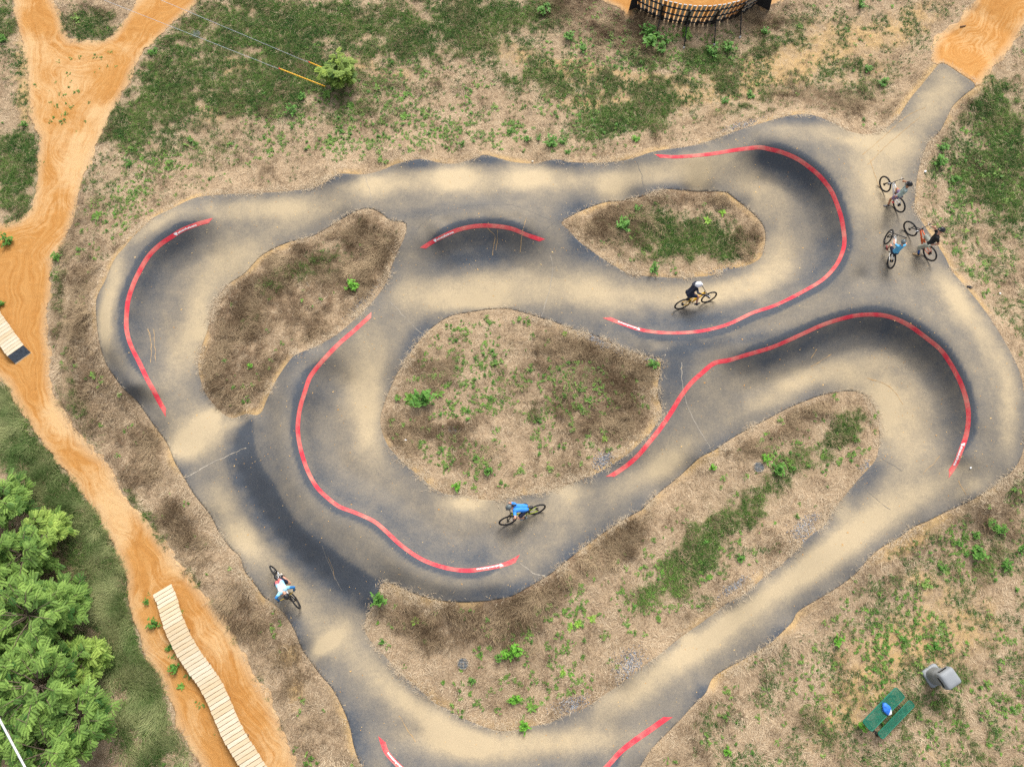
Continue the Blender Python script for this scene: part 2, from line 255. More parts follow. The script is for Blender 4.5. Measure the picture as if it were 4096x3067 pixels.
class MB:
    """collects shapes for ONE mesh (lists of verts and polygons)"""
    def __init__(s): s.v = []; s.f = []; s.m = []
    def add(s, V, F, mi=0):
        b = len(s.v); s.v += [tuple(map(float, p)) for p in V]; s.f += [tuple(i+b for i in f) for f in F]; s.m += [mi]*len(F)
    def box(s, c, size, rot=None, mi=0):
        hx, hy, hz = [q/2 for q in size]
        V = [Vector((sx*hx, sy*hy, sz*hz)) for sz in (-1, 1) for sy in (-1, 1) for sx in (-1, 1)]
        if rot is not None: V = [rot @ p for p in V]
        s.add([p+Vector(c) for p in V], [(0,2,3,1),(4,5,7,6),(0,1,5,4),(2,6,7,3),(0,4,6,2),(1,3,7,5)], mi)
    def beam(s, a, b, w, h, up=(0, 0, 1), mi=0):
        a = Vector(a); b = Vector(b); d = (b-a); L = d.length; d.normalize()
        y = Vector(up).cross(d)
        if y.length < 1e-4: y = Vector((1, 0, 0)).cross(d)
        y.normalize(); z = d.cross(y); M = Matrix((d, y, z)).transposed()
        s.box((a+b)/2, (L, w, h), M, mi)
    def tube(s, P, r, n=8, mi=0, closed=False, caps=True):
        P = [Vector(p) for p in P]; m = len(P); rr = r if isinstance(r, (list, tuple)) else [r]*m
        up = Vector((0, 0, 1)); rings = []; prev = None
        for i in range(m):
            if closed: t = P[(i+1) % m]-P[i-1]
            else: t = P[min(i+1, m-1)]-P[max(i-1, 0)]
            t.normalize()
            if prev is None:
                a = t.cross(up)
                if a.length < .05: a = t.cross(Vector((1, 0, 0)))
            else: a = prev-t*prev.dot(t)
            a.normalize(); prev = a; b = t.cross(a)
            rings.append([P[i]+(a*math.cos(2*math.pi*k/n)+b*math.sin(2*math.pi*k/n))*rr[i] for k in range(n)])
        V = [p for q in rings for p in q]; F = []
        for i in range(m if closed else m-1):
            j = (i+1) % m
            for k in range(n): F.append((i*n+k, i*n+(k+1) % n, j*n+(k+1) % n, j*n+k))
        if caps and not closed: F += [tuple(range(n-1, -1, -1)), tuple((m-1)*n+k for k in range(n))]
        s.add(V, F, mi)
    def ball(s, c, rad, n=10, m=6, mi=0, rot=None):
        rad = rad if isinstance(rad, (list, tuple)) else (rad, rad, rad); V = []; F = []
        for i in range(m+1):
            th = math.pi*i/m
            for k in range(n):
                p = Vector((rad[0]*math.sin(th)*math.cos(2*math.pi*k/n), rad[1]*math.sin(th)*math.sin(2*math.pi*k/n), rad[2]*math.cos(th)))
                if rot is not None: p = rot @ p
                V.append(p+Vector(c))
        for i in range(m):
            for k in range(n): F.append((i*n+k, (i+1)*n+k, (i+1)*n+(k+1) % n, i*n+(k+1) % n))
        s.add(V, F, mi)
    def build(s, name, mat, parent=None, smooth=False, loc=None):
        me = bpy.data.meshes.new(name); me.from_pydata(s.v, [], s.f)
        for q in (mat if isinstance(mat, (list, tuple)) else [mat]): me.materials.append(q)
        me.polygons.foreach_set('material_index', s.m)
        if smooth: me.polygons.foreach_set('use_smooth', [True]*len(s.f))
        me.validate(); me.update()
        o = bpy.data.objects.new(name, me); link(o, parent)
        if loc is not None: o.location = loc
        return o
def copy_tree(o, parent=None):
    c = o.copy(); col.objects.link(c); c.parent = parent
    for ch in o.children: copy_tree(ch, c)
    return c

# ------------------------------------------------------------------ materials
def new_mat(name):
    m = bpy.data.materials.new(name); m.use_nodes = True; nt = m.node_tree; b = nt.nodes['Principled BSDF']
    return m, nt, b
def N(nt, t, **kw):
    n = nt.nodes.new(t)
    for k, v in kw.items(): setattr(n, k, v)
    return n
def noise(nt, scale, detail=4, rough=.6, vec=None):
    n = N(nt, 'ShaderNodeTexNoise'); n.inputs['Scale'].default_value = scale; n.inputs['Detail'].default_value = detail; n.inputs['Roughness'].default_value = rough
    if vec is not None: nt.links.new(vec, n.inputs['Vector'])
    return n.outputs['Fac']
def ramp(nt, fac, stops):
    n = N(nt, 'ShaderNodeValToRGB'); e = n.color_ramp.elements
    while len(e) < len(stops): e.new(.5)
    for q, (p, c) in zip(e, stops):
        q.position = p; q.color = (*c, 1) if len(c) == 3 else c
    nt.links.new(fac, n.inputs[0]); return n.outputs[0]
def mixc(nt, f, a, b, mode='MIX'):
    n = N(nt, 'ShaderNodeMix', data_type='RGBA', blend_type=mode)
    for s, val in ((0, f), (6, a), (7, b)):
        if isinstance(val, (int, float)): n.inputs[s].default_value = val
        elif isinstance(val, tuple): n.inputs[s].default_value = (*val, 1)
        else: nt.links.new(val, n.inputs[s])
    return n.outputs[2]
def mth(nt, op, a, b=None, clamp=False):
    n = N(nt, 'ShaderNodeMath', operation=op, use_clamp=clamp)
    for i, val in enumerate((a, b)):
        if val is None: continue
        if isinstance(val, (int, float)): n.inputs[i].default_value = val
        else: nt.links.new(val, n.inputs[i])
    return n.outputs[0]
def attr(nt, name, out='Fac'):
    n = N(nt, 'ShaderNodeAttribute', attribute_name=name); return n.outputs[out]
def bump(nt, b, h, strength, dist=.02):
    n = N(nt, 'ShaderNodeBump'); n.inputs['Strength'].default_value = strength; n.inputs['Distance'].default_value = dist
    nt.links.new(h, n.inputs['Height']); nt.links.new(n.outputs[0], b.inputs['Normal'])
def smat(name, c, rough=.6, var=.25, scale=12, metal=0.0, spec=.4):
    m, nt, b = new_mat(name); g = N(nt, 'ShaderNodeTexCoord').outputs['Object']
    f = noise(nt, scale, 4, .6, g)
    dk = tuple(q*(1-var) for q in c); lt = tuple(min(1, q*(1+var*.6)) for q in c)
    nt.links.new(ramp(nt, f, [(.3, dk), (.7, lt)]), b.inputs['Base Color'])
    b.inputs['Roughness'].default_value = rough; b.inputs['Metallic'].default_value = metal; b.inputs['Specular IOR Level'].default_value = spec
    return m
def tintmat(name, rough=.8, trans=0.0, back=None):
    m, nt, b = new_mat(name); c = attr(nt, 'tint', 'Color')
    nt.links.new(c, b.inputs['Base Color']); b.inputs['Roughness'].default_value = rough; b.inputs['Specular IOR Level'].default_value = .25
    if trans:
        t = N(nt, 'ShaderNodeBsdfTranslucent'); nt.links.new(c, t.inputs[0]); mx = N(nt, 'ShaderNodeMixShader'); mx.inputs[0].default_value = trans
        nt.links.new(b.outputs[0], mx.inputs[1]); nt.links.new(t.outputs[0], mx.inputs[2]); nt.links.new(mx.outputs[0], nt.nodes['Material Output'].inputs[0])
    return m

# ------------------------------------------------------------------ ground cover masks
GREEN = [(40,390,75,95,0,1.3),(30,320,60,60,0,.7),(10,60,25,60,0,1),(200,60,60,32,0,1.3),(330,230,70,90,30,1.1),(270,290,45,50,20,1.1),(400,150,90,80,30,1.0),(520,60,120,70,0,1.0),(640,120,110,90,10,1.1),(580,180,100,40,0,.9),(480,230,90,40,10,.7),(700,30,120,50,0,.8),(850,90,120,70,10,.8),(960,50,120,60,0,.7),(1060,30,90,50,0,.85),(1180,30,50,40,0,.6),
 (1130,170,120,40,20,.6),(1300,180,150,35,5,.6),(1370,250,110,35,-5,1.0),(1300,275,60,30,-15,1.0),(1500,190,150,30,-5,.6),(1620,230,60,25,-10,.6),(1180,300,60,20,0,.4),(1800,165,90,30,-10,.6),(1880,200,60,25,0,.7),(1400,130,90,25,10,.8),(1520,130,60,30,0,.9),(1700,50,100,30,-30,.4),
 (2160,300,60,130,10,1.1),(2190,430,50,90,0,1.0),(2130,210,40,40,0,.8),(2080,420,50,80,0,.4),(1480,520,110,55,0,1.4),(1400,480,50,40,0,.9),(1580,540,50,40,0,.7),
 (1840,910,35,45,30,1.0),(1780,970,55,35,-50,1.0),(1700,1020,60,35,-50,1.0),(1620,1090,60,45,-40,1.0),(1540,1160,70,50,-50,1.1),(1470,1230,80,50,-40,1.2),(1410,1290,60,30,-20,.9),
 (640,600,90,35,-20,.75),(690,570,60,25,-15,.5),(560,700,50,80,20,.3),(1150,880,50,50,0,.5),(1080,760,40,40,0,.4),
 (60,930,60,90,-20,1.2),(120,1050,70,70,0,1.0),(200,1150,60,100,-25,1.2),(250,1330,50,110,-15,1.2),(320,1560,60,110,-20,1.2),(150,1250,100,150,0,.8),(60,1400,150,200,0,.8),
 (135,720,22,120,-5,.7),(170,870,20,60,-20,.9),(300,1100,20,50,-30,.8),(345,1160,18,50,-35,.8),(420,1270,16,60,-35,.8),(500,1390,14,60,-30,.9),(570,1500,12,50,-20,.9),(600,1590,12,60,-15,.9),(130,590,18,60,0,.6),
 (2100,1480,120,100,0,.45),(2150,1600,100,80,0,.6),(1950,1480,70,60,0,.4),(2130,1190,60,60,0,.5),(1990,1560,60,50,0,.5),(2000,1330,120,60,0,.35),(1800,1560,120,70,0,.3),(750,230,200,60,0,.35),(420,330,120,50,0,.4),(2060,330,50,120,0,.4),(1130,90,120,60,10,.5),(1650,110,220,40,-10,.35),(240,400,60,60,0,.5)]
BROWN = [(640,620,190,110,-25,.95),(520,760,90,140,10,.9),(800,520,80,60,0,.7),(1330,480,80,50,0,.8),(1450,425,150,25,0,.8),(1620,520,30,60,0,.6),(1250,830,160,70,0,.5),(930,800,60,60,0,.6),(1280,770,120,35,15,.8),(880,930,60,60,0,.5),(1330,860,80,90,0,.7),(1060,960,120,60,0,.3),
 (1200,1230,200,55,-35,.9),(1000,1340,190,50,5,.9),(1640,960,80,30,-30,.5),(1330,1180,90,40,-35,.5),(1750,900,100,25,-30,.7),(160,720,40,130,-5,.9),(210,860,60,60,-30,.9),(290,980,60,70,-40,.8),(400,1150,50,70,-45,.8),(520,1320,50,60,-45,.8),(620,1450,50,50,0,.5),
 (1290,40,100,60,20,.9),(1370,90,70,40,30,.8),(1800,215,120,30,10,.8),(1650,25,60,40,0,.9),(2150,1130,60,50,0,.5),(180,500,50,80,0,.5),(1120,1290,160,30,0,.4),(100,1250,120,200,0,.6)]
SAND = [(500,140,40,25,0,.8),(600,125,25,20,0,.8),(470,235,60,30,0,.5),(570,15,60,10,0,.6),(770,140,50,20,0,.6),(860,160,60,20,0,.5),(1000,20,30,25,0,.8),(1100,110,80,30,20,.6),(1250,150,120,25,10,.6),(1400,180,150,25,5,.7),(1600,160,150,35,-10,.8),(1780,110,150,40,-15,.7),(1950,60,100,40,-30,.6),(1300,225,100,20,0,.5),(1830,170,120,25,-10,.4),
 (2125,180,40,25,-35,.9),(1850,1520,150,45,-40,.7),(2050,1330,120,60,-20,.5),(1965,1165,90,24,-28,1.0),(620,1420,40,30,0,.6),(2000,1250,60,30,0,.5),(640,1500,20,40,0,.5),(50,130,25,80,0,.8),(60,230,25,60,0,.8),(1930,1400,80,40,-30,.5),(2030,1620,60,25,0,.4),(1900,1400,160,90,-30,.45),(2080,1400,120,70,-20,.45),(1250,190,200,50,5,.35),(1550,200,220,45,-8,.4),(1800,60,160,50,-15,.4),(420,180,120,70,20,.45),(640,60,140,60,0,.4),(850,60,150,60,0,.4),(300,260,60,50,20,.4),(300,1560,60,40,0,.3)]
WEED = [(850,240,200,90,0,.6),(1150,280,180,60,0,.7),(600,300,200,60,0,.5),(350,330,120,60,0,.6),(1110,860,250,180,0,.7),(1250,1380,300,120,-30,.55),(2000,1450,220,170,0,.8),(2080,450,110,160,0,.7),(2120,1180,90,60,0,.9),(1300,100,150,80,0,.4),(1500,110,120,40,0,.8),(400,480,100,40,0,.3),(250,430,80,60,0,.6),(350,1300,40,200,-30,.2),(1750,960,120,100,0,.5)]
mG = blobs(GREEN); mB = np.clip(blobs(BROWN)*1.15, 0, 1.2); mS = np.clip(blobs(SAND)*1.35, 0, 1.1); mW = np.clip(blobs(WEED), 0, 1)
n1 = fbm(XX, YY, .9, 4, 11); n2 = fbm(XX, YY, 2.6, 4, 21); n3 = fbm(XX, YY, 6.0, 3, 31); n4 = fbm(XX, YY, .25, 3, 41)
off = np.clip(F_TR/.3, 0, 1)
n5 = fbm(XX, YY, 4.2, 3, 33)
G_ = np.clip((mG*1.1 + (n1-.5)*1.5 + (n2-.5)*1.6 + (n5-.5)*1.2 - .55)*2.0, 0, 1)*np.clip(mG*3, 0, 1)*np.clip((F_TR-.25)/.3, 0, 1)
B_ = np.clip((mB*.85 + (n1-.5)*1.0 + (n2-.5)*1.3 + (n5-.5)*1.0 - .04), 0, 1)*np.clip(mB*1.6+.4, 0, 1)
edge_soil = np.clip(1-np.abs(F_TR-.08)/.28, 0, 1)*np.clip((fbm(XX, YY, .5, 3, 51)-.47)*7, 0, 1)
S_ = np.clip(mS + (n2-.5)*1.4 + (n1-.5)*.8 - .25, 0, 1)*np.clip(mS*2.5, 0, 1)*(1-.8*G_)
S_ = np.clip(S_ + edge_soil, 0, 1)

# ------------------------------------------------------------------ ground sheet
inside_t = np.clip(-F_TR/.12, 0, 1); inside_d = np.clip(-(F_DI+.1)/.15, 0, 1)
hum = ((n2-.5)*.20 + (n5-.5)*.16 + (n3-.5)*.08)*(.45+1.0*B_)*np.clip((F_TR-.05)/.5, 0, 1)*np.clip(F_DI/.4+.3, .15, 1)
ZG = ZZ - .015 + hum - .07*inside_t - .05*inside_d*(1-inside_t)
def zg(x, y): return bil(ZG, (np.asarray(x, float)-X0)/GR, (np.asarray(y, float)-Y0)/GR)
idx = np.arange(NX*NY).reshape(NY, NX)
quads = np.stack([idx[:-1, :-1], idx[:-1, 1:], idx[1:, 1:], idx[1:, :-1]], -1).reshape(-1, 4)
Vg = np.stack([XX, YY, ZG], -1).reshape(-1, 3)
# outer apron to the horizon: ring of big quads joined to the border of the fine sheet
border = np.concatenate([idx[0, :-1], idx[:-1, -1], idx[-1, :0:-1], idx[:0:-1, 0]])
bx_, by_ = Vg[border, 0], Vg[border, 1]; rings = [border]; ex = []; base = len(Vg)
for k, s in enumerate((1.6, 4.0, 20.0)):
    ang = np.arctan2(by_-11.5, bx_); rad = np.hypot(bx_, by_-11.5)*s
    ex.append(np.stack([np.cos(ang)*rad, 11.5+np.sin(ang)*rad, -.02+(fbm(np.cos(ang)*rad, np.sin(ang)*rad, .05, 3, 5)-.5)*.6], -1))
    rings.append(base+k*len(border)+np.arange(len(border)))
Vg = np.vstack([Vg]+ex); rq = []
for a, b in zip(rings[:-1], rings[1:]): rq.append(np.stack([a, b, np.roll(b, -1), np.roll(a, -1)], -1))
quads = np.vstack([quads]+rq); ne = len(Vg)-NX*NY
m, nt, b = new_mat('ground_material'); pos = N(nt, 'ShaderNodeNewGeometry').outputs['Position']
nA = noise(nt, 5, 8, .75, pos); nB = noise(nt, 38, 4, .7, pos); nC = noise(nt, 1.1, 4, .6, pos)
mp = N(nt, 'ShaderNodeMapping'); mp.inputs['Scale'].default_value = (14, 60, 20); nt.links.new(pos, mp.inputs[0]); st1 = noise(nt, 1, 4, .7, mp.outputs[0])
mp2 = N(nt, 'ShaderNodeMapping'); mp2.inputs['Scale'].default_value = (60, 16, 20); mp2.inputs['Rotation'].default_value = (0, 0, .6); nt.links.new(pos, mp2.inputs[0]); st2 = noise(nt, 1, 4, .7, mp2.outputs[0])
stw = mth(nt, 'MULTIPLY', mth(nt, 'ADD', st1, st2), .5)
straw = mixc(nt, ramp(nt, nA, [(.35, (0, 0, 0)), (.65, (1, 1, 1))]), ramp(nt, stw, [(.36, (.17, .108, .062)), (.5, (.37, .265, .162)), (.64, (.55, .425, .28))]), ramp(nt, stw, [(.36, (.215, .14, .083)), (.5, (.42, .305, .195)), (.64, (.59, .465, .315))]))
brown = ramp(nt, stw, [(.34, (.05, .03, .017)), (.5, (.165, .104, .062)), (.66, (.34, .238, .152))])
sand = mixc(nt, nC, ramp(nt, nA, [(.3, (.36, .225, .09)), (.7, (.54, .36, .165))]), ramp(nt, nB, [(.3, (.42, .28, .135)), (.7, (.60, .43, .23))]))
grassc = ramp(nt, nA, [(.3, (.04, .065, .018)), (.6, (.10, .12, .042)), (.8, (.19, .18, .08))])
c = mixc(nt, attr(nt, 'brown'), straw, brown); c = mixc(nt, attr(nt, 'sand'), c, sand); c = mixc(nt, attr(nt, 'green'), c, grassc)
nt.links.new(c, b.inputs['Base Color']); b.inputs['Roughness'].default_value = .95; b.inputs['Specular IOR Level'].default_value = .1
bump(nt, b, mth(nt, 'ADD', stw, mth(nt, 'MULTIPLY', nA, .6)), .9, .05)
MAT_GROUND = m
z_ = np.zeros(ne)
ground = np_mesh('ground', Vg, quads, m, attrs={'brown': np.r_[B_.ravel(), z_], 'sand': np.r_[S_.ravel(), z_+.2], 'green': np.r_[np.clip(G_*.55+.22*np.clip(mG, 0, 1)*np.clip((F_TR-.3)/.4, 0, 1)*np.clip(n5*2.2-.4, 0, 1), 0, 1).ravel(), z_+.4]})
tag(ground, 'dry straw covered ground with patches of grass and bare sand', kind='structure')

# ------------------------------------------------------------------ sheets clipped out of the survey grid
def clip_sheet(F, Z, extra):
    """triangles of the grid where F<0, cut along F=0"""
    cells = (np.minimum(np.minimum(F[:-1, :-1], F[1:, :-1]), np.minimum(F[:-1, 1:], F[1:, 1:])) < 0)
    j, i = np.nonzero(cells); a = idx[j, i]; b_ = idx[j, i+1]; c_ = idx[j+1, i+1]; d_ = idx[j+1, i]
    T = np.vstack([np.stack([a, b_, c_], 1), np.stack([a, c_, d_], 1)])
    A = np.stack([XX.ravel(), YY.ravel(), Z.ravel()]+[e.ravel() for e in extra], 1); f = F.ravel()
    s = f[T] < 0; ns = s.sum(1); P = []
    P.append(A[T[ns == 3]])
    def roll_to(T, k): return np.take_along_axis(T, (np.arange(3)[None]+k[:, None]) % 3, 1)
    def cut(p, q):
        t = (f[p]/(f[p]-f[q]))[:, None]; return A[p]*(1-t)+A[q]*t
    t1 = T[ns == 1]; t1 = roll_to(t1, np.argmax(f[t1] < 0, 1)); P.append(np.stack([A[t1[:, 0]], cut(t1[:, 0], t1[:, 1]), cut(t1[:, 0], t1[:, 2])], 1))
    t2 = T[ns == 2]; t2 = roll_to(t2, np.argmax(f[t2] >= 0, 1)); p = cut(t2[:, 0], t2[:, 1]); q = cut(t2[:, 0], t2[:, 2])
    P.append(np.stack([p, A[t2[:, 1]], A[t2[:, 2]]], 1)); P.append(np.stack([p, A[t2[:, 2]], q], 1))
    P = np.concatenate(P).reshape(-1, A.shape[1]); key = np.round(P[:, :2]*2000).astype(np.int64); key = key[:, 0]*1000003+key[:, 1]
    _, first, inv = np.unique(key, return_index=True, return_inverse=True)
    V = P[first]; Tn = inv.reshape(-1, 3); Tn = Tn[(Tn[:, 0] != Tn[:, 1]) & (Tn[:, 1] != Tn[:, 2]) & (Tn[:, 0] != Tn[:, 2])]
    return V, Tn
def skirt(V, T, depth):
    e = np.vstack([T[:, [0, 1]], T[:, [1, 2]], T[:, [2, 0]]]); k = np.sort(e, 1); k = k[:, 0]*len(V)+k[:, 1]
    _, first, cnt = np.unique(k, return_index=True, return_counts=True); be = e[first[cnt == 1]]
    low = V.copy(); low[:, 2] -= depth; n = len(V)
    S = np.vstack([np.stack([be[:, 0], be[:, 0]+n, be[:, 1]], 1), np.stack([be[:, 1], be[:, 0]+n, be[:, 1]+n], 1)])
    used = np.unique(S); V2 = np.vstack([V, low]); mask = np.zeros(2*n, bool); mask[:n] = True; mask[used] = True
    re = np.cumsum(mask)-1; return V2[mask], re[np.vstack([T, S])]

# dust settled on the asphalt; shade of berm faces and slope painted in
DUST = [(560,450,130,22,-3,.35),(640,455,60,35,0,.25),(805,400,60,30,0,.45),(984,378,55,32,0,.5),(1149,380,55,32,0,.5),(1080,392,300,22,0,.3),(1323,415,32,30,0,.6),(1330,385,120,22,-8,.25),(1507,388,26,42,0,.6),(1500,360,130,28,-10,.35),(1640,420,70,60,0,.4),(1670,560,55,80,10,.5),(500,570,90,45,-30,.5),(430,690,35,70,10,.55),(440,720,18,14,0,.5),(395,770,40,50,0,.25),(440,930,90,45,-30,.55),(452,905,34,14,-38,.6),(400,970,40,30,0,.4),(240,620,18,100,12,.55),(330,485,90,16,-35,.5),(228,720,14,60,0,.5),
 (1060,615,150,42,5,.5),(960,650,90,26,0,.4),(1050,655,60,14,0,.5),(790,830,45,110,5,.45),(805,930,35,90,0,.4),(1010,1082,55,18,0,.7),(1100,1105,150,26,0,.25),(1222,1058,40,28,0,.6),(1440,1002,60,32,-38,.6),(1350,1050,60,25,-30,.3),(1860,838,60,30,10,.4),(1910,880,28,60,0,.45),(1950,930,60,120,0,.4),(1800,800,150,26,-8,.4),(1690,850,90,24,-25,.35),(2120,720,26,130,-32,.4),(2180,900,22,110,0,.4),(2040,1040,90,26,-30,.3),(2100,1050,60,18,-30,.35),
 (1850,1150,150,40,-35,.6),(1700,1260,160,32,-35,.55),(1500,1400,130,32,-38,.6),(1345,1500,100,36,-35,.5),(1150,1600,220,34,0,.6),(950,1560,100,36,32,.6),(1000,1620,120,30,10,.3),(700,1395,45,18,-38,.7),(640,1290,36,110,-35,.3),(520,1165,60,34,52,.6),(470,1080,40,40,0,.3),(830,1470,90,36,40,.45),(740,1370,50,60,-30,.3),
 (1820,290,200,26,8,.35),(1900,350,80,110,20,.4),(2030,200,50,80,38,.45),(1890,430,40,60,0,.2),(1480,640,220,28,0,.4),(1260,620,90,36,0,.35),(1600,620,120,26,-15,.3),(1950,560,60,60,0,.2),(2060,640,30,60,-35,.35),(1815,1095,24,30,0,.4),(1480,1375,20,14,0,.4),(880,620,40,30,-30,.2),
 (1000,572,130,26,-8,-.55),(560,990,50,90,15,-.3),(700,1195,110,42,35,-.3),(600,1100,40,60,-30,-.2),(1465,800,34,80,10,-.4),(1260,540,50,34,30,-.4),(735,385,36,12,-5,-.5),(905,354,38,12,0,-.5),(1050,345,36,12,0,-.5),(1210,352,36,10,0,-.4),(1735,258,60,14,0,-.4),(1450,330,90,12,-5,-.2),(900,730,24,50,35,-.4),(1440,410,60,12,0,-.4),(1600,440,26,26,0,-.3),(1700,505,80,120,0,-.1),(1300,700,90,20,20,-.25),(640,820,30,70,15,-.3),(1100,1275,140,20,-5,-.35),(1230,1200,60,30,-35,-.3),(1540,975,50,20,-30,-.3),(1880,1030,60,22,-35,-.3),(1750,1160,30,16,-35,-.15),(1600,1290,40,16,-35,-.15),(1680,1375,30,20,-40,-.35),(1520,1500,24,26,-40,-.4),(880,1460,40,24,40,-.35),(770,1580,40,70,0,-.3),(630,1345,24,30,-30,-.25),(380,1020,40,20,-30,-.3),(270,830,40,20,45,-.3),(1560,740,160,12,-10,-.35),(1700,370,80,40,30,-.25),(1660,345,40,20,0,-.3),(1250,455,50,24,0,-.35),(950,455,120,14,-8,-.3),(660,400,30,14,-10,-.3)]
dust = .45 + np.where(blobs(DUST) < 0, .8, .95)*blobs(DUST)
for (c, z), (pts_, side, f0, f1), dark_ in zip(red_curves, RED, (1, 1, .9, .75, 1, .7)):  # steep berm bands clean of dust, weighted to paint in shade by facing
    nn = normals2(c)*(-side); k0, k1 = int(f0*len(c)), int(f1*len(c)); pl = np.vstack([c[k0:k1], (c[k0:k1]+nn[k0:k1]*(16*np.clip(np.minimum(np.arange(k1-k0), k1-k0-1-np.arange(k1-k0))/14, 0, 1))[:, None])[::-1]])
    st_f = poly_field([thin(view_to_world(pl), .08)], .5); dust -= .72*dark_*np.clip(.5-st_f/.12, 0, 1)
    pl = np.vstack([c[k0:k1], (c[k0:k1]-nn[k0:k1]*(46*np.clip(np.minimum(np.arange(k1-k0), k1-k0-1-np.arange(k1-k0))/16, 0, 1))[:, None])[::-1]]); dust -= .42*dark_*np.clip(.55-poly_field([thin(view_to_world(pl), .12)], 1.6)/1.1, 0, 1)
dust -= .24*np.clip(1+F_TR/.65, 0, 1)*(F_TR < .05)*np.clip(n1*3-.8, 0, 1)
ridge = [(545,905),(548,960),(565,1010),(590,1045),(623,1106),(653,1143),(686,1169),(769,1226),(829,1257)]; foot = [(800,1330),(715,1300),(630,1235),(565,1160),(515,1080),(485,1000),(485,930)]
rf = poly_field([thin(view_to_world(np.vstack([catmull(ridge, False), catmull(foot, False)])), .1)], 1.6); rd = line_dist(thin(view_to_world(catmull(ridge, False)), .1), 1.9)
dust -= .48*np.clip(.5-rf/.18, 0, 1)*np.clip(1.2-rd/1.75+(n2-.5)*1.2, 0, 1)  # dust thinned down the steep slope, its shade painted in with it
dust += (n1-.5)*.22 + (n2-.5)*.18 + (n4-.5)*.25
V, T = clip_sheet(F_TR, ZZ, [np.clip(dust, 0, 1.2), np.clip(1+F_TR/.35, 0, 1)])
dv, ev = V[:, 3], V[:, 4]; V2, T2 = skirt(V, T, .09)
m, nt, b = new_mat('asphalt_material'); pos = N(nt, 'ShaderNodeNewGeometry').outputs['Position']
fine = noise(nt, 34, 4, .85, pos); mid = noise(nt, 9, 6, .72, pos); big = noise(nt, 2.2, 5, .65, pos); grit = noise(nt, 55, 3, .9, pos)
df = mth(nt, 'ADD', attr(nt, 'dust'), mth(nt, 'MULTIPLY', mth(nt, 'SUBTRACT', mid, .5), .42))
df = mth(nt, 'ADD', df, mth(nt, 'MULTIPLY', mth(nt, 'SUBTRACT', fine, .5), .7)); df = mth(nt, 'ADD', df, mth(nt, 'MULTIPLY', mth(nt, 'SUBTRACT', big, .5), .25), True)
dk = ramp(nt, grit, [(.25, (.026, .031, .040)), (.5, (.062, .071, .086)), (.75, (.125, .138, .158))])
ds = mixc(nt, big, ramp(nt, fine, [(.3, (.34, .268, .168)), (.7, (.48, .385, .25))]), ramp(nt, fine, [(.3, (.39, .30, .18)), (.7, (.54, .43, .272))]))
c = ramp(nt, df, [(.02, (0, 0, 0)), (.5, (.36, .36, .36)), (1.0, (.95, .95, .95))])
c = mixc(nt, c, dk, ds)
nt.links.new(c, b.inputs['Base Color']); b.inputs['Roughness'].default_value = .9; b.inputs['Specular IOR Level'].default_value = .2
bump(nt, b, mth(nt, 'ADD', mid, fine), .35, .012)
pad = len(V2)-len(dv)
def ext(a): # skirt vertices repeat edge values; simple fill is enough
    return np.r_[a, np.full(pad, .5)]
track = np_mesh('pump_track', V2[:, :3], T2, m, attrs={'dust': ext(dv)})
tag(track, 'winding grey asphalt pump track with banked turns, rollers and tan dust', kind='structure')

# dirt paths
Fd = F_DI + (fbm(XX, YY, 1.3, 4, 61)-.5)*.5 + (n3-.5)*.2
Fd = np.maximum(Fd, -(F_TR-.02))
V, T = clip_sheet(Fd, ZZ+(n3-.5)*.025+(n1-.5)*.04, [np.clip(fbm(XX, YY, .7, 4, 71)+blobs([(215,260,40,160,-35,.35),(150,330,60,120,-20,.25),(130,900,30,70,-35,.4),(230,1060,40,60,-35,.35),(40,600,60,200,0,-.1),(250,1180,40,60,0,.2),(55,160,25,140,0,.25),(1460,40,100,40,0,-.1)]), 0, 1), np.clip(-F_DI/.9, 0, 1), poly_field([thin(view_to_world(catmull(P, True, 6)), .2) for P in (DIRT_L, DIRT_R, DIRT_T)], 3.5)])
m, nt, b = new_mat('dirt_path_material'); pos = N(nt, 'ShaderNodeNewGeometry').outputs['Position']
nA = noise(nt, 4.5, 9, .78, pos); nB = noise(nt, 30, 6, .85, pos)
sx_ = N(nt, 'ShaderNodeSeparateXYZ'); nt.links.new(pos, sx_.inputs[0]); cx_ = N(nt, 'ShaderNodeCombineXYZ')
nt.links.new(mth(nt, 'MULTIPLY', mth(nt, 'ADD', attr(nt, 'across'), mth(nt, 'MULTIPLY', noise(nt, .35, 2, .5, pos), 3.0)), 8.0), cx_.inputs[0]); nt.links.new(mth(nt, 'MULTIPLY', sx_.outputs[0], .45), cx_.inputs[1]); nt.links.new(mth(nt, 'MULTIPLY', sx_.outputs[1], .45), cx_.inputs[2]); wv = noise(nt, 1, 6, .7, cx_.outputs[0])
core = mixc(nt, ramp(nt, wv, [(.38, (0, 0, 0)), (.62, (1, 1, 1))]), ramp(nt, nA, [(.3, (.33, .145, .037)), (.7, (.46, .215, .058))]), ramp(nt, nB, [(.3, (.38, .18, .05)), (.7, (.54, .29, .10))]))
pale = ramp(nt, nB, [(.3, (.46, .27, .115)), (.7, (.64, .43, .22))])
f = mth(nt, 'ADD', attr(nt, 'pale'), mth(nt, 'MULTIPLY', mth(nt, 'SUBTRACT', nA, .5), .7))
f = mth(nt, 'ADD', f, mth(nt, 'MULTIPLY', mth(nt, 'SUBTRACT', wv, .5), .9))
f2 = ramp(nt, f, [(.52, (0, 0, 0)), (.95, (1, 1, 1))])
c = mixc(nt, f2, core, pale)
e = mth(nt, 'ADD', attr(nt, 'core'), mth(nt, 'MULTIPLY', mth(nt, 'SUBTRACT', nB, .5), .5))
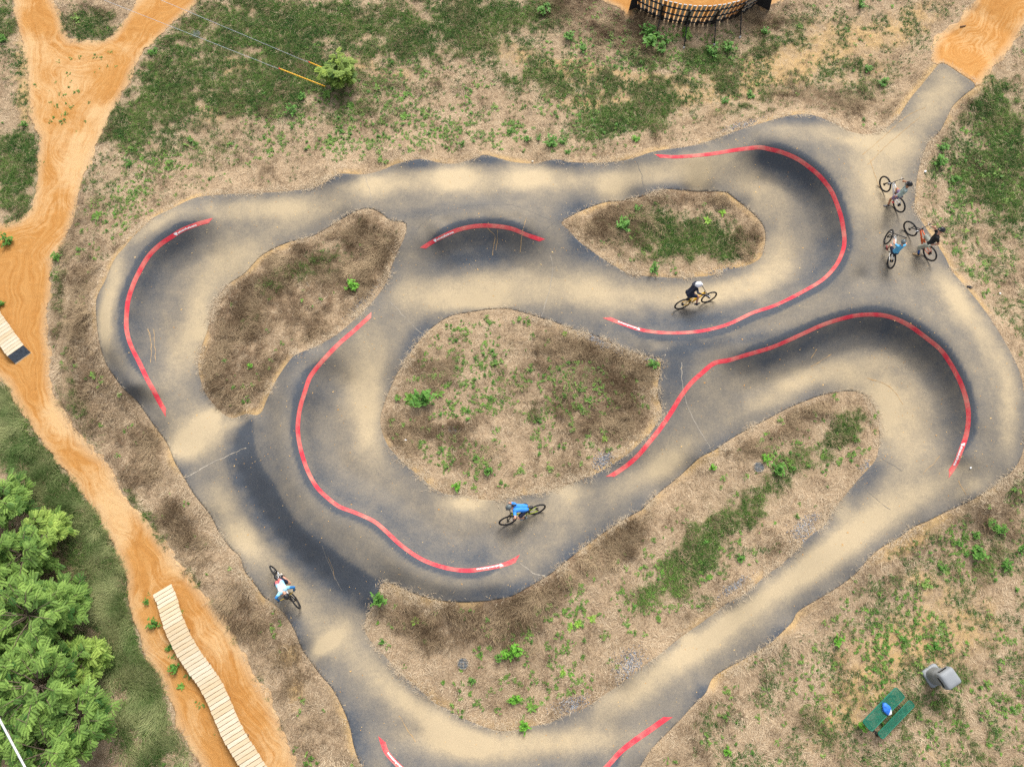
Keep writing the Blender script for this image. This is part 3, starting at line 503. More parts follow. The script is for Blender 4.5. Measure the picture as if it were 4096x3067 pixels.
c = mixc(nt, ramp(nt, e, [(.0, (.75, .75, .75)), (.45, (0, 0, 0))]), c, (.50, .35, .20))
nt.links.new(c, b.inputs['Base Color']); b.inputs['Roughness'].default_value = .95; b.inputs['Specular IOR Level'].default_value = .1
bump(nt, b, mth(nt, 'ADD', mth(nt, 'ADD', wv, nA), mth(nt, 'MULTIPLY', nB, .5)), .6, .04)
MAT_DIRT = m
# separate path objects: left fork, top-right run-in, dirt behind the wooden wall
cen = V[T].mean(1)
def put_path(name, sel, label):
    t = T[sel]; us, inv = np.unique(t, return_inverse=True); vv = V[us]; v2, t2 = skirt(vv, inv.reshape(-1, 3), .06)
    pd = np.full(len(v2)-len(vv), .4)
    o = np_mesh(name, v2[:, :3], t2, MAT_DIRT, attrs={'pale': np.r_[vv[:, 3], pd], 'core': np.r_[vv[:, 4], pd], 'across': np.r_[vv[:, 5], pd]}); tag(o, label, kind='structure')
put_path('dirt_path', cen[:, 0] < -2, 'orange clay path forking along the left side of the track')
put_path('dirt_path', (cen[:, 0] >= -2) & (cen[:, 0] < 14.5), 'orange clay behind the curved wooden wall at the top')
put_path('dirt_path', cen[:, 0] >= 14.5, 'orange clay run leading down to the paved ramp at upper right')

# ------------------------------------------------------------------ painted lines and lettering (parts of the track)
def surf_strip(c3, width, lift, name, mat, parent, cut0=0.0, cut1=0.0, sub=4):
    """strip of given true width laid on the surface along a plan curve; ends may be slanted"""
    n = len(c3); t = np.gradient(c3, axis=0); t /= np.linalg.norm(t, axis=1)[:, None]+1e-9; nn = np.stack([-t[:, 1], t[:, 0]], 1)
    V = []
    for i in range(n):
        h0 = zb(*(c3[i]-nn[i]*.06)); h1 = zb(*(c3[i]+nn[i]*.06)); sl = math.hypot(1, (h1-h0)/.12)
        w = width if np.isscalar(width) else width[i]
        for k in range(sub+1):
            s = (k/sub-.5)*w/sl; p = c3[i]+nn[i]*s
            if i == 0: p = p + t[0]*cut0*(k/sub-.5)
            if i == n-1: p = p + t[-1]*cut1*(k/sub-.5)
            V.append((p[0], p[1], zb(p[0], p[1])+lift))
    F = [(i*(sub+1)+k, (i+1)*(sub+1)+k, (i+1)*(sub+1)+k+1, i*(sub+1)+k+1) for i in range(n-1) for k in range(sub)]
    return np_mesh(name, V, np.array(F), mat, parent=parent)
def resample(c, step):
    d = np.r_[0, np.cumsum(np.linalg.norm(np.diff(c, axis=0), axis=1))]; s = np.linspace(0, d[-1], max(2, int(d[-1]/step)))
    return np.stack([np.interp(s, d, c[:, k]) for k in range(c.shape[1])], 1)
m, nt, b = new_mat('red_line_paint'); pos = N(nt, 'ShaderNodeNewGeometry').outputs['Position']
nz = noise(nt, 26, 6, .75, pos); nb = noise(nt, 1.6, 4, .6, pos)
c = ramp(nt, nz, [(.3, (.42, .018, .036)), (.5, (.60, .038, .06)), (.72, (.68, .07, .088))])
c = mixc(nt, ramp(nt, mth(nt, 'ADD', nb, mth(nt, 'MULTIPLY', nz, .25)), [(.52, (0, 0, 0)), (.8, (.6, .6, .6))]), c, (.58, .30, .22))
nt.links.new(c, b.inputs['Base Color']); b.inputs['Roughness'].default_value = .75; b.inputs['Specular IOR Level'].default_value = .25
M_RED = m; M_WHITE = smat('white_lettering_paint', (.80, .79, .80), .7, .08, 30)
red_world = []
for (c, z), cuts in zip(red_curves, ((.25, -.3), (-.22, .22), (-.3, .3), (.2, .3), (-.3, .3), (.3, -.3))):
    w = resample(view_to_world(c), .12); red_world.append(w)
    k = len(w); w[1:-1] = (w[:-2]+2*w[1:-1]+w[2:])/4
    surf_strip(w, .18, .006, 'painted_line', M_RED, track, *cuts)
# lettering: text outline built flat, bent along the line
def lettering(w, s_mid, length, height, flip, parent):
    """w: plan curve; s_mid arc position of text centre; baseline on the inner side"""
    cu = bpy.data.curves.new('lettering', 'FONT'); cu.body = 'elosolutions'; cu.size = 1.0; cu.offset = .022; cu.space_character = .92
    to = bpy.data.objects.new('lettering_tmp', cu); col.objects.link(to)
    me0 = bpy.data.meshes.new_from_object(to.evaluated_get(bpy.context.evaluated_depsgraph_get())); bpy.data.objects.remove(to)
    bm = bmesh.new(); bm.from_mesh(me0); bpy.data.meshes.remove(me0)
    xs = [v.co.x for v in bm.verts]; x0, x1 = min(xs), max(xs); lw = x1-x0
    for v in bm.verts: v.co.x = (v.co.x-x0)/lw*.84*length + .16*length; v.co.y = v.co.y/.72*height*.62; v.co.z = 0
    # claw shaped emblem standing for the first letter: wedge with three prongs
    E = [(0, 1.02), (.10, .98), (.16, .70), (.24, .98), (.34, 1.04), (.40, .68), (.50, .98), (.62, 1.0), (.60, .30), (.50, -.22), (.40, -.25), (.16, .18), (.04, .60)]
    f = bm.faces.new([bm.verts.new((x*.30*length*.75, y*height*.82, 0)) for x, y in E])
    bmesh.ops.triangulate(bm, faces=bm.faces[:]); bmesh.ops.subdivide_edges(bm, edges=[e for e in bm.edges if e.calc_length() > .08], cuts=1)
    d = np.r_[0, np.cumsum(np.linalg.norm(np.diff(w, axis=0), axis=1))]
    for v in bm.verts:
        s = s_mid + (v.co.x-length/2)*(1 if not flip else -1)
        p = np.array([np.interp(s, d, w[:, 0]), np.interp(s, d, w[:, 1])]); q = np.array([np.interp(s+.05, d, w[:, 0]), np.interp(s+.05, d, w[:, 1])])
        t = (q-p); t /= np.linalg.norm(t)+1e-9; nn = np.array([-t[1], t[0]])*(-1 if flip else 1)
        h0 = zb(*(p-nn*.06)); h1 = zb(*(p+nn*.06)); sl = math.hypot(1, (h1-h0)/.12)
        r = p+nn*((v.co.y-height*.42)/sl); v.co = (r[0], r[1], zb(r[0], r[1])+.016)
    me = bpy.data.meshes.new('lettering'); bm.to_mesh(me); bm.free(); me.materials.append(M_WHITE)
    o = bpy.data.objects.new('lettering', me); link(o, parent)
def arc_at(w, px, py):
    x, y = unproj(px, py, float(zimg(px/VS, py/VS))); i = np.argmin(np.hypot(w[:, 0]-x, w[:, 1]-y))
    return np.r_[0, np.cumsum(np.linalg.norm(np.diff(w, axis=0), axis=1))][i]
LT = .135
lettering(red_world[0], arc_at(red_world[0], 741, 911), .98, LT, True, track)
lettering(red_world[1], arc_at(red_world[1], 1771, 936), .92, LT, False, track)
lettering(red_world[2], arc_at(red_world[2], 2519, 1305), .98, LT, False, track)
lettering(red_world[3], arc_at(red_world[3], 1958, 2268), 1.0, LT, True, track)
lettering(red_world[4], arc_at(red_world[4], 3834, 1807), .95, LT, False, track)
lettering(red_world[5], arc_at(red_world[5], 1592, 3057), 1.0, LT, True, track)
# pale paving seams and cracks
M_SEAM = smat('seam_filler', (.33, .29, .235), .9, .4, 20); M_SEAMD = smat('dark_seam', (.16, .15, .135), .9, .3, 20)
for pts, w_, mt in [([(2202,1024),(2210,1080),(2190,1190),(2166,1265)], .045, 0), ([(2668,1390),(2660,1420)], .16, 0), ([(2725,1448),(2733,1560),(2765,1660),(2840,1790)], .06, 0), ([(1560,1205),(1640,1290),(1690,1335)], .04, 0),
                    ([(3518,1825),(3565,1855),(3610,1883)], .035, 1), ([(740,1910),(860,1845),(985,1790)], .07, 0), ([(1460,700),(1480,770),(1490,810)], .03, 0), ([(2540,630),(2565,700),(2575,770)], .04, 1), ([(2175,925),(2215,890),(2235,880)], .03, 1),
                    ([(2048,820),(1990,818),(1900,822),(1800,838),(1720,870),(1670,915)], .03, 1), ([(2048,820),(2120,845),(2200,880)], .03, 1), ([(1290,2180),(1330,2290),(1370,2360)], .03, 0), ([(3440,1935),(3500,1990),(3560,2040)], .025, 1), ([(2080,2250),(2130,2290),(2180,2300)], .07, 0), ([(1225,1130),(1300,1240)], .03, 1)]:
    c = catmull([(x/VS, y/VS) for x, y in pts], False, 3.0); w = resample(view_to_world(c), .12)
    w += (np.stack([fbm(w[:, 0], w[:, 1], 5, 2, 3), fbm(w[:, 0], w[:, 1], 5, 2, 9)], 1)-.5)*.08
    wd = w_*.55*(.4+rng.random(len(w))); surf_strip(w, wd, .005, 'paving_seam', (M_SEAM, M_SEAMD)[mt], track, sub=1)

M_SCUFF = smat('clay_scuff', (.42, .28, .14), .95, .4, 30)
t8 = lambda L: [(3072+x*.6184, 1024+y*.6184) for x, y in L]; t2_ = lambda L: [(1024+x*.6184, y*.6184) for x, y in L]; t5_ = lambda L: [(x*.6184, 1024+y*.6184) for x, y in L]; t10 = lambda L: [(1024+x*.6154, 2048+y*.6154) for x, y in L]
for pts, w_ in [(t8([(640, 790), (760, 830), (830, 890), (872, 960)]), .035), (t8([(1230, 1450), (1255, 1500), (1280, 1545)]), .04), (t8([(275, 660), (300, 630), (315, 600)]), .05), (t8([(275, 715), (330, 685), (410, 635)]), .04), (t8([(1110, 1290), (1070, 1340), (1010, 1400)]), .02), (t2_([(1505, 1440), (1495, 1470), (1545, 1530), (1535, 1600), (1530, 1650)]), .03), (t2_([(1560, 1490), (1560, 1560), (1550, 1620)]), .025),
               (t5_([(955, 470), (980, 560), (975, 690)]), .025), (t5_([(990, 470), (1000, 560), (1010, 690)]), .02), (t10([(930, 1320), (980, 1400), (1035, 1490)]), .03), (t10([(470, 290), (500, 370), (515, 440)]), .02), ([(3450, 620), (3520, 560), (3620, 470), (3700, 430)], .03), ([(3470, 660), (3560, 570), (3680, 470)], .025), ([(3480, 640), (3500, 700), (3520, 760)], .04), ([(2105, 870), (2090, 930), (2080, 1010)], .03)]:
    c = catmull([(x/VS, y/VS) for x, y in pts], False, 3.0); w = resample(view_to_world(c), .1); w += (np.stack([fbm(w[:, 0], w[:, 1], 6, 2, 3), fbm(w[:, 0], w[:, 1], 6, 2, 9)], 1)-.5)*.06
    surf_strip(w, w_*(.2+1.2*rng.random(len(w))), .005, 'clay_scuff', M_SCUFF, track, sub=1)

# ================================================================== OBJECTS
def gp(px, py, dz=0.0):
    """4096-px pixel -> point dz above the surface"""
    z = 0.0
    for _ in range(12):
        x, y = unproj(px, py, z); z = .5*z+.5*(float(zb(x, y))+dz)
    return Vector((float(x), float(y), float(z)))
def ray(px, py):
    a = (px-2048)/FPX; b_ = (1533.5-py)/FPX
    return Vector((0, 0, CAM_H)), Vector((a, ST+b_*CT, -CT+b_*ST)).normalized()

# ------------------------------------------------------------------ bicycles
M_TYRE = smat('tyre_rubber', (.022, .023, .025), .85, .4, 60); M_BLACK = smat('black_parts', (.018, .018, .02), .45, .3, 30)
M_RIM = smat('rim_alloy', (.04, .04, .045), .4, .2, 20, .6); M_STEEL = smat('steel_parts', (.42, .43, .45), .35, .2, 20, .9); M_GUM = smat('tan_sidewall', (.36, .25, .13), .8, .2, 30)
FRAMES = dict(white=smat('white_frame_paint', (.78, .77, .75), .3, .06, 8), orange=smat('orange_frame_paint', (.70, .13, .03), .3, .12, 8), yellow=smat('yellow_frame_paint', (.85, .48, .02), .3, .1, 8),
              lime=smat('lime_frame_paint', (.55, .66, .05), .3, .12, 8), grey=smat('pale_grey_frame_paint', (.70, .69, .66), .3, .08, 8), silver=smat('silver_frame_paint', (.60, .61, .62), .3, .08, 8))
M_REDPED = smat('red_pedal', (.45, .06, .05), .4, .15, 20); M_GOLD = smat('gold_bar', (.62, .42, .08), .35, .1, 10, .5)
def make_bike(name, label, frame, rear_px, front_px, lean=0.0, steer=0.0, R_=.365, crank_ang=0.0, full_susp=True, ped=None, bar=None, bar_w=.38, hx=0.0):
    fm = FRAMES[frame]; bar = bar or M_BLACK; ped = ped or M_BLACK
    rp = gp(*rear_px, R_*math.cos(lean)); fp = gp(*front_px, R_*math.cos(lean))
    d = Vector((fp.x-rp.x, fp.y-rp.y, 0)); wb = d.length; hd = math.atan2(d.y, d.x)
    # contact points: hubs shifted back along the lean (sideways)
    side = Vector((-math.sin(hd), math.cos(hd), 0)); shift = side*(-math.sin(lean)*R_)*-1
    rc = Vector((rp.x, rp.y, 0))-side*math.sin(lean)*R_; fc = Vector((fp.x, fp.y, 0))-side*math.sin(lean)*R_
    rc.z = float(zb(rc.x, rc.y)); fc.z = float(zb(fc.x, fc.y)); pitch = math.atan2(fc.z-rc.z, wb)
    root = empty(name, rc); tag(root, label, 'bicycle', 'mountain bikes on the track')
    Mrot = Matrix.Rotation(hd, 4, 'Z') @ Matrix.Rotation(-pitch, 4, 'Y') @ Matrix.Rotation(-lean, 4, 'X')   # lean > 0: to the left
    root.rotation_euler = Mrot.to_euler()
    k = wb/1.18; RH = Vector((0, 0, R_)); FH = Vector((wb, 0, R_)); BB = Vector((.43*k, 0, .33)); HT = Vector((.845*k+hx, 0, .90)); HB = Vector((.888*k+hx*.75, 0, .79)); ST_ = Vector((.25*k, 0, .66)); SD = Vector((.255*k, 0, .78))
    mb = MB()
    mb.tube([HT, HB], .026); mb.tube([HB-(HB-HT)*.1, BB], [.034, .036]); mb.tube([HT+(HB-HT)*.2, ST_], [.024, .021]); mb.tube([BB, ST_], .02)
    for s in (-1, 1):
        mb.tube([BB+Vector((-.04, s*.035, .0)), Vector((.12, s*.075, R_*.96)), RH+Vector((0, s*.085, 0))], [.016, .015, .012], 6)
        mb.tube([ST_+Vector((.0, s*.03, -.06)), RH+Vector((.02, s*.085, .03))], [.013, .011], 6)
    if full_susp: mb.tube([ST_+Vector((.02, 0, -.1)), Vector((.58*k, 0, .56))], .024, 8)
    mb.build('frame', fm, root, True)
    mb = MB(); mb.tube([ST_, SD], .015); mb.build('seat_post', M_BLACK, root, True)
    mb = MB(); P = [SD+Vector((q, 0, .02)) for q in (-.13, -.06, .04, .14)]; mb.tube(P, [.03, .055, .032, .014], 10); so = mb.build('saddle', M_BLACK, root, True)
    so.data.transform(Matrix.Translation(SD) @ Matrix.Diagonal((.95, 1.1, .5, 1)) @ Matrix.Translation(-SD))
    # cranks, pedals
    mb = MB(); ca, sa = math.cos(crank_ang), math.sin(crank_ang); mb.tube([BB+Vector((0, -.05, 0)), BB+Vector((0, .05, 0))], .022)
    pr = BB+Vector((ca*.17, -.085, -sa*.17)); pl = BB+Vector((-ca*.17, .085, sa*.17))
    mb.tube([BB+Vector((0, -.075, 0)), pr], .012, 6); mb.tube([BB+Vector((0, .075, 0)), pl], .012, 6); mb.build('crank', M_BLACK, root, True)
    mb = MB(); ring = [BB+Vector((.078*math.cos(a), -.055, .078*math.sin(a))) for a in np.linspace(0, 2*math.pi, 20, endpoint=False)]; mb.tube(ring, .006, 5, closed=True)
    mb.tube([BB+Vector((0, -.055, .078)), RH+Vector((0, -.055, .045))], .005, 5); mb.tube([BB+Vector((0, -.055, -.078)), RH+Vector((.03, -.055, -.14)), RH+Vector((0, -.055, -.045))], .005, 5); mb.build('chain', M_STEEL, root)
    for p, s in ((pr, -1), (pl, 1)):
        mb = MB(); mb.box(p+Vector((0, s*.06, 0)), (.10, .095, .018)); mb.build('pedal', ped, root)
    # steered front end
    ax = (HT-HB).normalized(); Q = Matrix.Translation(HB) @ Matrix.Rotation(steer, 4, ax) @ Matrix.Translation(-HB)
    q = lambda p: Q @ Vector(p)
    mb = MB(); crown = HB+Vector((.02, 0, -.05))
    for s in (-1, 1): mb.tube([q(crown+Vector((0, s*.06, 0))), q(FH+Vector((-.03, s*.06, .18))), q(FH+Vector((0, s*.06, 0)))], [.018, .021, .018], 8)
    mb.tube([q(crown+Vector((0, -.07, 0))), q(crown+Vector((0, .07, 0)))], .026, 8); mb.build('fork', M_BLACK, root, True)
    mb = MB(); HS = HT+ax*.05; BC = HS+Vector((.045, 0, .02)); mb.tube([q(HT), q(HS)], .02); mb.tube([q(HS), q(BC)], .02); mb.build('stem', M_BLACK, root, True)
    BL = [BC+Vector((-.05, bar_w, .04)), BC+Vector((-.035, bar_w*.72, .035)), BC+Vector((-.012, bar_w*.3, .012)), BC+Vector((0, .05, 0)), BC+Vector((0, -.05, 0)), BC+Vector((-.012, -bar_w*.3, .012)), BC+Vector((-.035, -bar_w*.72, .035)), BC+Vector((-.05, -bar_w, .04))]
    mb = MB(); mb.tube([q(p) for p in BL], .0155, 8); hb = mb.build('handlebar', bar, root, True); grips = []
    for s in (0, -1):
        mb = MB(); a, b_ = BL[s], BL[1 if s == 0 else -2]; mb.tube([q(a+(a-b_)*.05), q(a+(b_-a)*.95)], .021, 8); mb.build('grip', M_BLACK, hb, True); grips.append(q(a+(b_-a)*.45))
        mb = MB(); mb.tube([q(a+(b_-a)*1.15), q(a+(b_-a)*.9+Vector((.06, 0, -.01))), q(a+(b_-a)*.3+Vector((.075, 0, -.012)))], .006, 6); mb.build('brake_lever', M_STEEL, hb)
    for hub, isf in ((RH, False), (FH, True)):
        T_ = (lambda p: q(p)) if isf else (lambda p: Vector(p))
        mb = MB(); n = 40; mb.tube([T_(hub+Vector(((R_-.027)*math.cos(a), 0, (R_-.027)*math.sin(a)))) for a in np.linspace(0, 2*math.pi, n, endpoint=False)], .029, 8, closed=True); ty = mb.build('tyre', M_TYRE, None, True)
        w = empty('wheel', (0, 0, 0)); w.parent = root; ty.parent = w
        mb = MB()
        for s in (-.012, .012): mb.tube([T_(hub+Vector(((R_-.058)*math.cos(a), s, (R_-.058)*math.sin(a)))) for a in np.linspace(0, 2*math.pi, n, endpoint=False)], .010, 6, closed=True)
        mb.build('rim', M_RIM, w, True)
        mb = MB(); mb.tube([T_(hub+Vector((0, -.06, 0))), T_(hub+Vector((0, .06, 0)))], .022, 8)
        if not isf: mb.tube([T_(hub+Vector((0, -.062, 0))), T_(hub+Vector((0, -.025, 0)))], [.035, .07], 14)
        mb.tube([T_(hub+Vector((0, .045, 0))), T_(hub+Vector((0, .049, 0)))], .062, 18); mb.build('hub', M_BLACK, w)
        mb = MB()
        for i in range(14):
            a = 2*math.pi*i/14; s = (.03, -.03)[i % 2]
            mb.tube([T_(hub+Vector((.02*math.cos(a+.6), s, .02*math.sin(a+.6)))), T_(hub+Vector(((R_-.06)*math.cos(a), 0, (R_-.06)*math.sin(a))))], .0018, 3, caps=False)
        mb.build('spokes', M_STEEL, w)
    W = Matrix.Translation(rc) @ Mrot
    return dict(root=root, M=W, saddle=W @ SD, gripL=W @ grips[0], gripR=W @ grips[1], pedR=W @ (pr+Vector((0, -.06, .01))), pedL=W @ (pl+Vector((0, .06, .01))), fwd=Vector((math.cos(hd), math.sin(hd), 0)), left=side, up=(Mrot @ Vector((0, 0, 1))))
def cr(ox, oy, s): return lambda x, y: (ox+x*s, oy+y*s)
c1 = cr(3480, 680, .1208); c2 = cr(3500, 860, .1449); c3_ = cr(2670, 1100, .09946); c4 = cr(1970, 1980, .10398); c5 = cr(1060, 2240, .12677)
K1 = make_bike('bicycle', 'white hardtail mountain bike held by the standing person in the patterned shirt', 'white', c1(960, 1150), c1(490, 468), R(2), R(-4), crank_ang=R(0), full_susp=False, ped=M_REDPED, hx=.04)
K2 = make_bike('bicycle', 'pale grey mountain bike under the person in the light blue t-shirt', 'grey', c2(458, 1290), c2(362, 618), R(-2), R(-14), R_=.335, crank_ang=R(180), full_susp=False)
K3 = make_bike('bicycle', 'orange full suspension mountain bike under the person in black t-shirt', 'orange', c2(1520, 1065), c2(985, 380), R(2), R(5), R_=.37, crank_ang=R(20))
K4 = make_bike('bicycle', 'yellow full suspension mountain bike ridden by the person with white helmet', 'yellow', c3_(590, 1180), c3_(1655, 910), R(9), R(3), crank_ang=R(10))
K5 = make_bike('bicycle', 'lime green mountain bike leaning into the central turn', 'lime', c4(1715, 545), c4(590, 985), R(-17), R(-4), crank_ang=R(180), hx=.12)
K6 = make_bike('bicycle', 'silver mountain bike with gold handlebar on the lower left straight', 'silver', c5(335, 405), c5(950, 1265), R(0), R(-4), crank_ang=R(0), bar=M_GOLD, hx=.15)
# round white number plate on the handlebar of the lower left bike
mb = MB(); mb.ball((.98, 0, .93), (.015, .055, .055), 14, 8); o = mb.build('number_plate', smat('plate_white', (.75, .77, .80), .5, .1, 30), K6['root'], True)

# ------------------------------------------------------------------ people
M_SKIN = smat('skin_light', (.52, .27, .18), .55, .12, 20); M_SKIN2 = smat('skin_tan', (.42, .19, .105), .55, .12, 20); M_HAIR = smat('dark_hair', (.018, .013, .011), .6, .4, 60)
M_EYE = smat('eye_dark', (.02, .015, .012), .3, .1, 20); M_LIP = smat('lips', (.30, .08, .07), .5, .1, 20)
def reach(par, px, L, hi=True):
    o_, d = ray(*px); w = o_-par; bq = w.dot(d); cq = w.dot(w)-L*L; disc = bq*bq-cq
    if disc >= 0:
        s = -bq-math.sqrt(disc) if hi else -bq+math.sqrt(disc); return o_+d*s
    p = o_+d*(-bq); return par+(p-par).normalized()*L
def elbow(a, b, l1, l2, pole):
    """middle joint between a and b, bent towards pole"""
    d = b-a; D = min(d.length, (l1+l2)*.995); d.normalize(); x = (l1*l1-l2*l2+D*D)/(2*D); h = math.sqrt(max(l1*l1-x*x, 0))
    p = pole-d*pole.dot(d); p.normalize(); return a+d*x+p*h
def capsules(mb, a, b, ra, rb):
    mb.tube([a, b], [ra, rb], 12); mb.ball(a, ra, 12, 8); mb.ball(b, rb, 12, 8)
def make_person(label, J, S, mats, helmet_mat, face_dir, hair=None, gloves=(False, False), sleeve=.5, shorts=.55, pads=None, helmet_size=1.0):
    """J: world joints (pelvis, neck, head, sh/el/ha L R, hip/kn/an/toe L R); S: body scale; mats: shirt, shorts, skin, shoe, sock, glove, pad"""
    shirt, short, skin, shoe, sock, glove, pad = mats
    base = Vector((J['pelvis'].x, J['pelvis'].y, min(J['anL'].z, J['anR'].z)-.08)); root = empty('person', base); tag(root, label, 'person', 'cyclists on the track')
    mb = MB(); bones = []
    def bone(a, b, ra, rb, m, f0=0.0, f1=1.0): capsules(mb, a-base, b-base, ra*S, rb*S); bones.append((a-base, b-base, ra*S, rb*S, m))
    pel, neck, head = J['pelvis'], J['neck'], J['head']; lat = (J['shL']-J['shR']).normalized(); hl = (J['hipL']-J['hipR']).normalized()
    mid = pel.lerp(neck, .5)-face_dir*0.0
    for s in (-1, 1):
        bone(pel+hl*s*.06*S, mid+lat*s*.06*S, .105, .10, shirt); bone(mid+lat*s*.06*S, pel.lerp(neck, .86)+lat*s*.085*S, .10, .098, shirt)
    bone(J['shL'], J['shR'], .068, .068, shirt); bone(neck, neck.lerp(head, .75), .052, .05, skin)
    bone(J['hipL'], J['hipR'], .115, .115, short)
    for q in 'LR':
        sh, el, ha, hp, kn, an, toe = [J[k+q] for k in ('sh', 'el', 'ha', 'hip', 'kn', 'an', 'toe')]
        e1 = sh.lerp(el, sleeve) if sleeve < 1 else el
        if sleeve >= 1.5: bone(sh, el, .062, .048, shirt); bone(el, ha, .047, .035, shirt)
        else: bone(sh, e1, .066, .06, shirt); bone(e1, el, .044, .040, skin); bone(el, ha, .040, .028, skin)
        k1 = hp.lerp(kn, shorts)
        if shorts >= 1.0: bone(hp, kn, .095, .075, short); bone(kn, kn.lerp(an, .25), .07, .066, short)
        else: bone(hp, k1, .098, .088, short); bone(k1, kn, .07, .055, skin)
        bone(kn.lerp(an, .25) if shorts >= 1 else kn, kn.lerp(an, .8), .056, .042, pad if (pads == q or pads == 'LR') and pad else skin); bone(kn.lerp(an, .8), an, .040, .042, sock)
        heel = an-(toe-an)*.35; heel.z = min(heel.z, toe.z+.02); bone(heel, toe, .043, .038, shoe); bone(an, heel.lerp(toe, .5), .042, .045, shoe)
        # hand: palm, four curled fingers of different length, thumb from the side of the palm
        hm = glove if gloves[0 if q == 'L' else 1] else skin
        d = (ha-el).normalized(); dn = Vector((0, 0, -1)); dn = (dn-d*dn.dot(d)); dn = dn.normalized() if dn.length > .2 else face_dir; sd = d.cross(dn).normalized()
        palm = ha+d*.045*S; bone(ha, palm, .026, .034, hm)
        for i, fl in enumerate((.062, .072, .068, .052)):
            p0 = palm+d*.03*S+sd*(i-1.5)*.019*S; p1 = p0+(d*.7+dn*.6).normalized()*fl*.5*S; p2 = p1+(dn*.9-d*.45).normalized()*fl*.55*S
            bone(p0, p1, .0105, .010, hm); bone(p1, p2, .010, .009, hm)
        s = 1 if (sd.dot(lat) < 0) == (q == 'L') else -1
        t0 = ha+d*.02*S+sd*s*.028*S; t1 = t0+(d*.6+sd*s*.55+dn*.5).normalized()*.036*S; bone(t0, t1, .0125, .011, hm); bone(t1, t1+(d*.4+dn*.8-sd*s*.3).normalized()*.03*S, .011, .009, hm)
    up = (head-neck).normalized(); fd = (face_dir-up*face_dir.dot(up)).normalized(); sd = up.cross(fd)
    Rm = Matrix((fd, sd, up)).transposed(); HR = .1*S
    mb.ball(head-base, (HR*.96, HR*.78, HR*1.18), 16, 12, rot=Rm); bones.append((head-base-up*.03, head-base+up*.03, HR*.85, HR*.85, skin))
    mb.ball(head-base+Rm @ Vector((HR*.35, 0, -HR*.65)), (HR*.55, HR*.58, HR*.5), 12, 8, rot=Rm)            # jaw
    mb.ball(head-base+Rm @ Vector((HR*.98, 0, -HR*.15)), (HR*.2, HR*.13, HR*.24), 8, 6, rot=Rm)              # nose
    for s in (-1, 1): mb.ball(head-base+Rm @ Vector((-HR*.05, s*HR*.78, -HR*.1)), (HR*.2, HR*.09, HR*.3), 8, 6, rot=Rm)
    tmp = mb.build('body_tmp', skin); md = tmp.modifiers.new('r', 'REMESH'); md.mode = 'VOXEL'; md.voxel_size = .0105; ms = tmp.modifiers.new('s', 'SMOOTH'); ms.factor = .5; ms.iterations = 2
    dg = bpy.context.evaluated_depsgraph_get(); me = bpy.data.meshes.new_from_object(tmp.evaluated_get(dg)); bpy.data.objects.remove(tmp)
    ml = []; 
    for x in bones:
        if x[4] not in ml: ml.append(x[4])
    nP = len(me.polygons); cen = np.zeros(nP*3, np.float32); me.polygons.foreach_get('center', cen); cen = cen.reshape(-1, 3)
    best = np.full(nP, 1e9); bi = np.zeros(nP, np.int32)
    for a, b_, ra, rb, mm in bones:
        A = np.array(a); D = np.array(b_-a); t = np.clip(((cen-A) @ D)/(D @ D+1e-9), 0, 1); dd = np.linalg.norm(cen-A-t[:, None]*D, axis=1)-(ra+(rb-ra)*t)
        u = dd < best; best[u] = dd[u]; bi[u] = ml.index(mm)
    me.materials.clear()
    for q in ml: me.materials.append(q)
    me.polygons.foreach_set('material_index', bi); me.polygons.foreach_set('use_smooth', np.ones(nP, bool)); me.name = 'body'
    body = bpy.data.objects.new('body', me); link(body, root)
    for s in (-1, 1):
        e = MB(); e.ball(head-base+Rm @ Vector((HR*.84, s*HR*.36, HR*.12)), (HR*.1, HR*.14, HR*.08), 8, 6, rot=Rm); e.build('eye', M_EYE, root, True)
    e = MB(); e.ball(head-base+Rm @ Vector((HR*.83, 0, -HR*.58)), (HR*.08, HR*.24, HR*.06), 8, 6, rot=Rm); e.build('mouth', M_LIP, root, True)
    # helmet: ribbed shell with a visor, dark vents and a strap
    hz = helmet_size; e = MB(); n, m_ = 20, 8; V = []; F = []
    for i in range(m_+1):
        th = (math.pi*.56)*i/m_
        for k in range(n):
            a = 2*math.pi*k/n; rib = 1+.045*math.cos(6*a)*math.sin(th)
            low = 1 if i < m_ else 1.0
            V.append(head-base+Rm @ Vector((HR*1.36*hz*math.sin(th)*math.cos(a)*rib-.005, HR*1.06*hz*math.sin(th)*math.sin(a)*rib, HR*1.36*hz*math.cos(th)+HR*.12)))
    F = [(i*n+k, (i+1)*n+k, (i+1)*n+(k+1) % n, i*n+(k+1) % n) for i in range(m_) for k in range(n)]
    nv = len(V); V += [head-base+(p-(head-base))*.9 for p in V[-n:]]; F += [(nv-n+k, nv+k, nv+(k+1) % n, nv-n+(k+1) % n) for k in range(n)]
    e.add(V, F); hel = e.build('helmet', helmet_mat, root, True)
    e = MB(); vis = [Vector((HR*(1.15+.42*(1-abs(s)**2)), s*HR*.85, HR*(.5-.08*abs(s)))) for s in (-1, -.5, 0, .5, 1)]; inn = [Vector((HR*1.02*math.cos(s*.8), s*HR*.9, HR*.62)) for s in (-1, -.5, 0, .5, 1)]
    pts = [head-base+Rm @ p for p in vis+inn]; pts += [p-up*.01 for p in pts]
    e.add(pts, [(i, i+1, i+6, i+5) for i in range(4)]+[(i+10, i+15, i+16, i+11) for i in range(4)]+[(i, i+10, i+11, i+1) for i in range(4)]); e.build('visor', helmet_mat, hel)
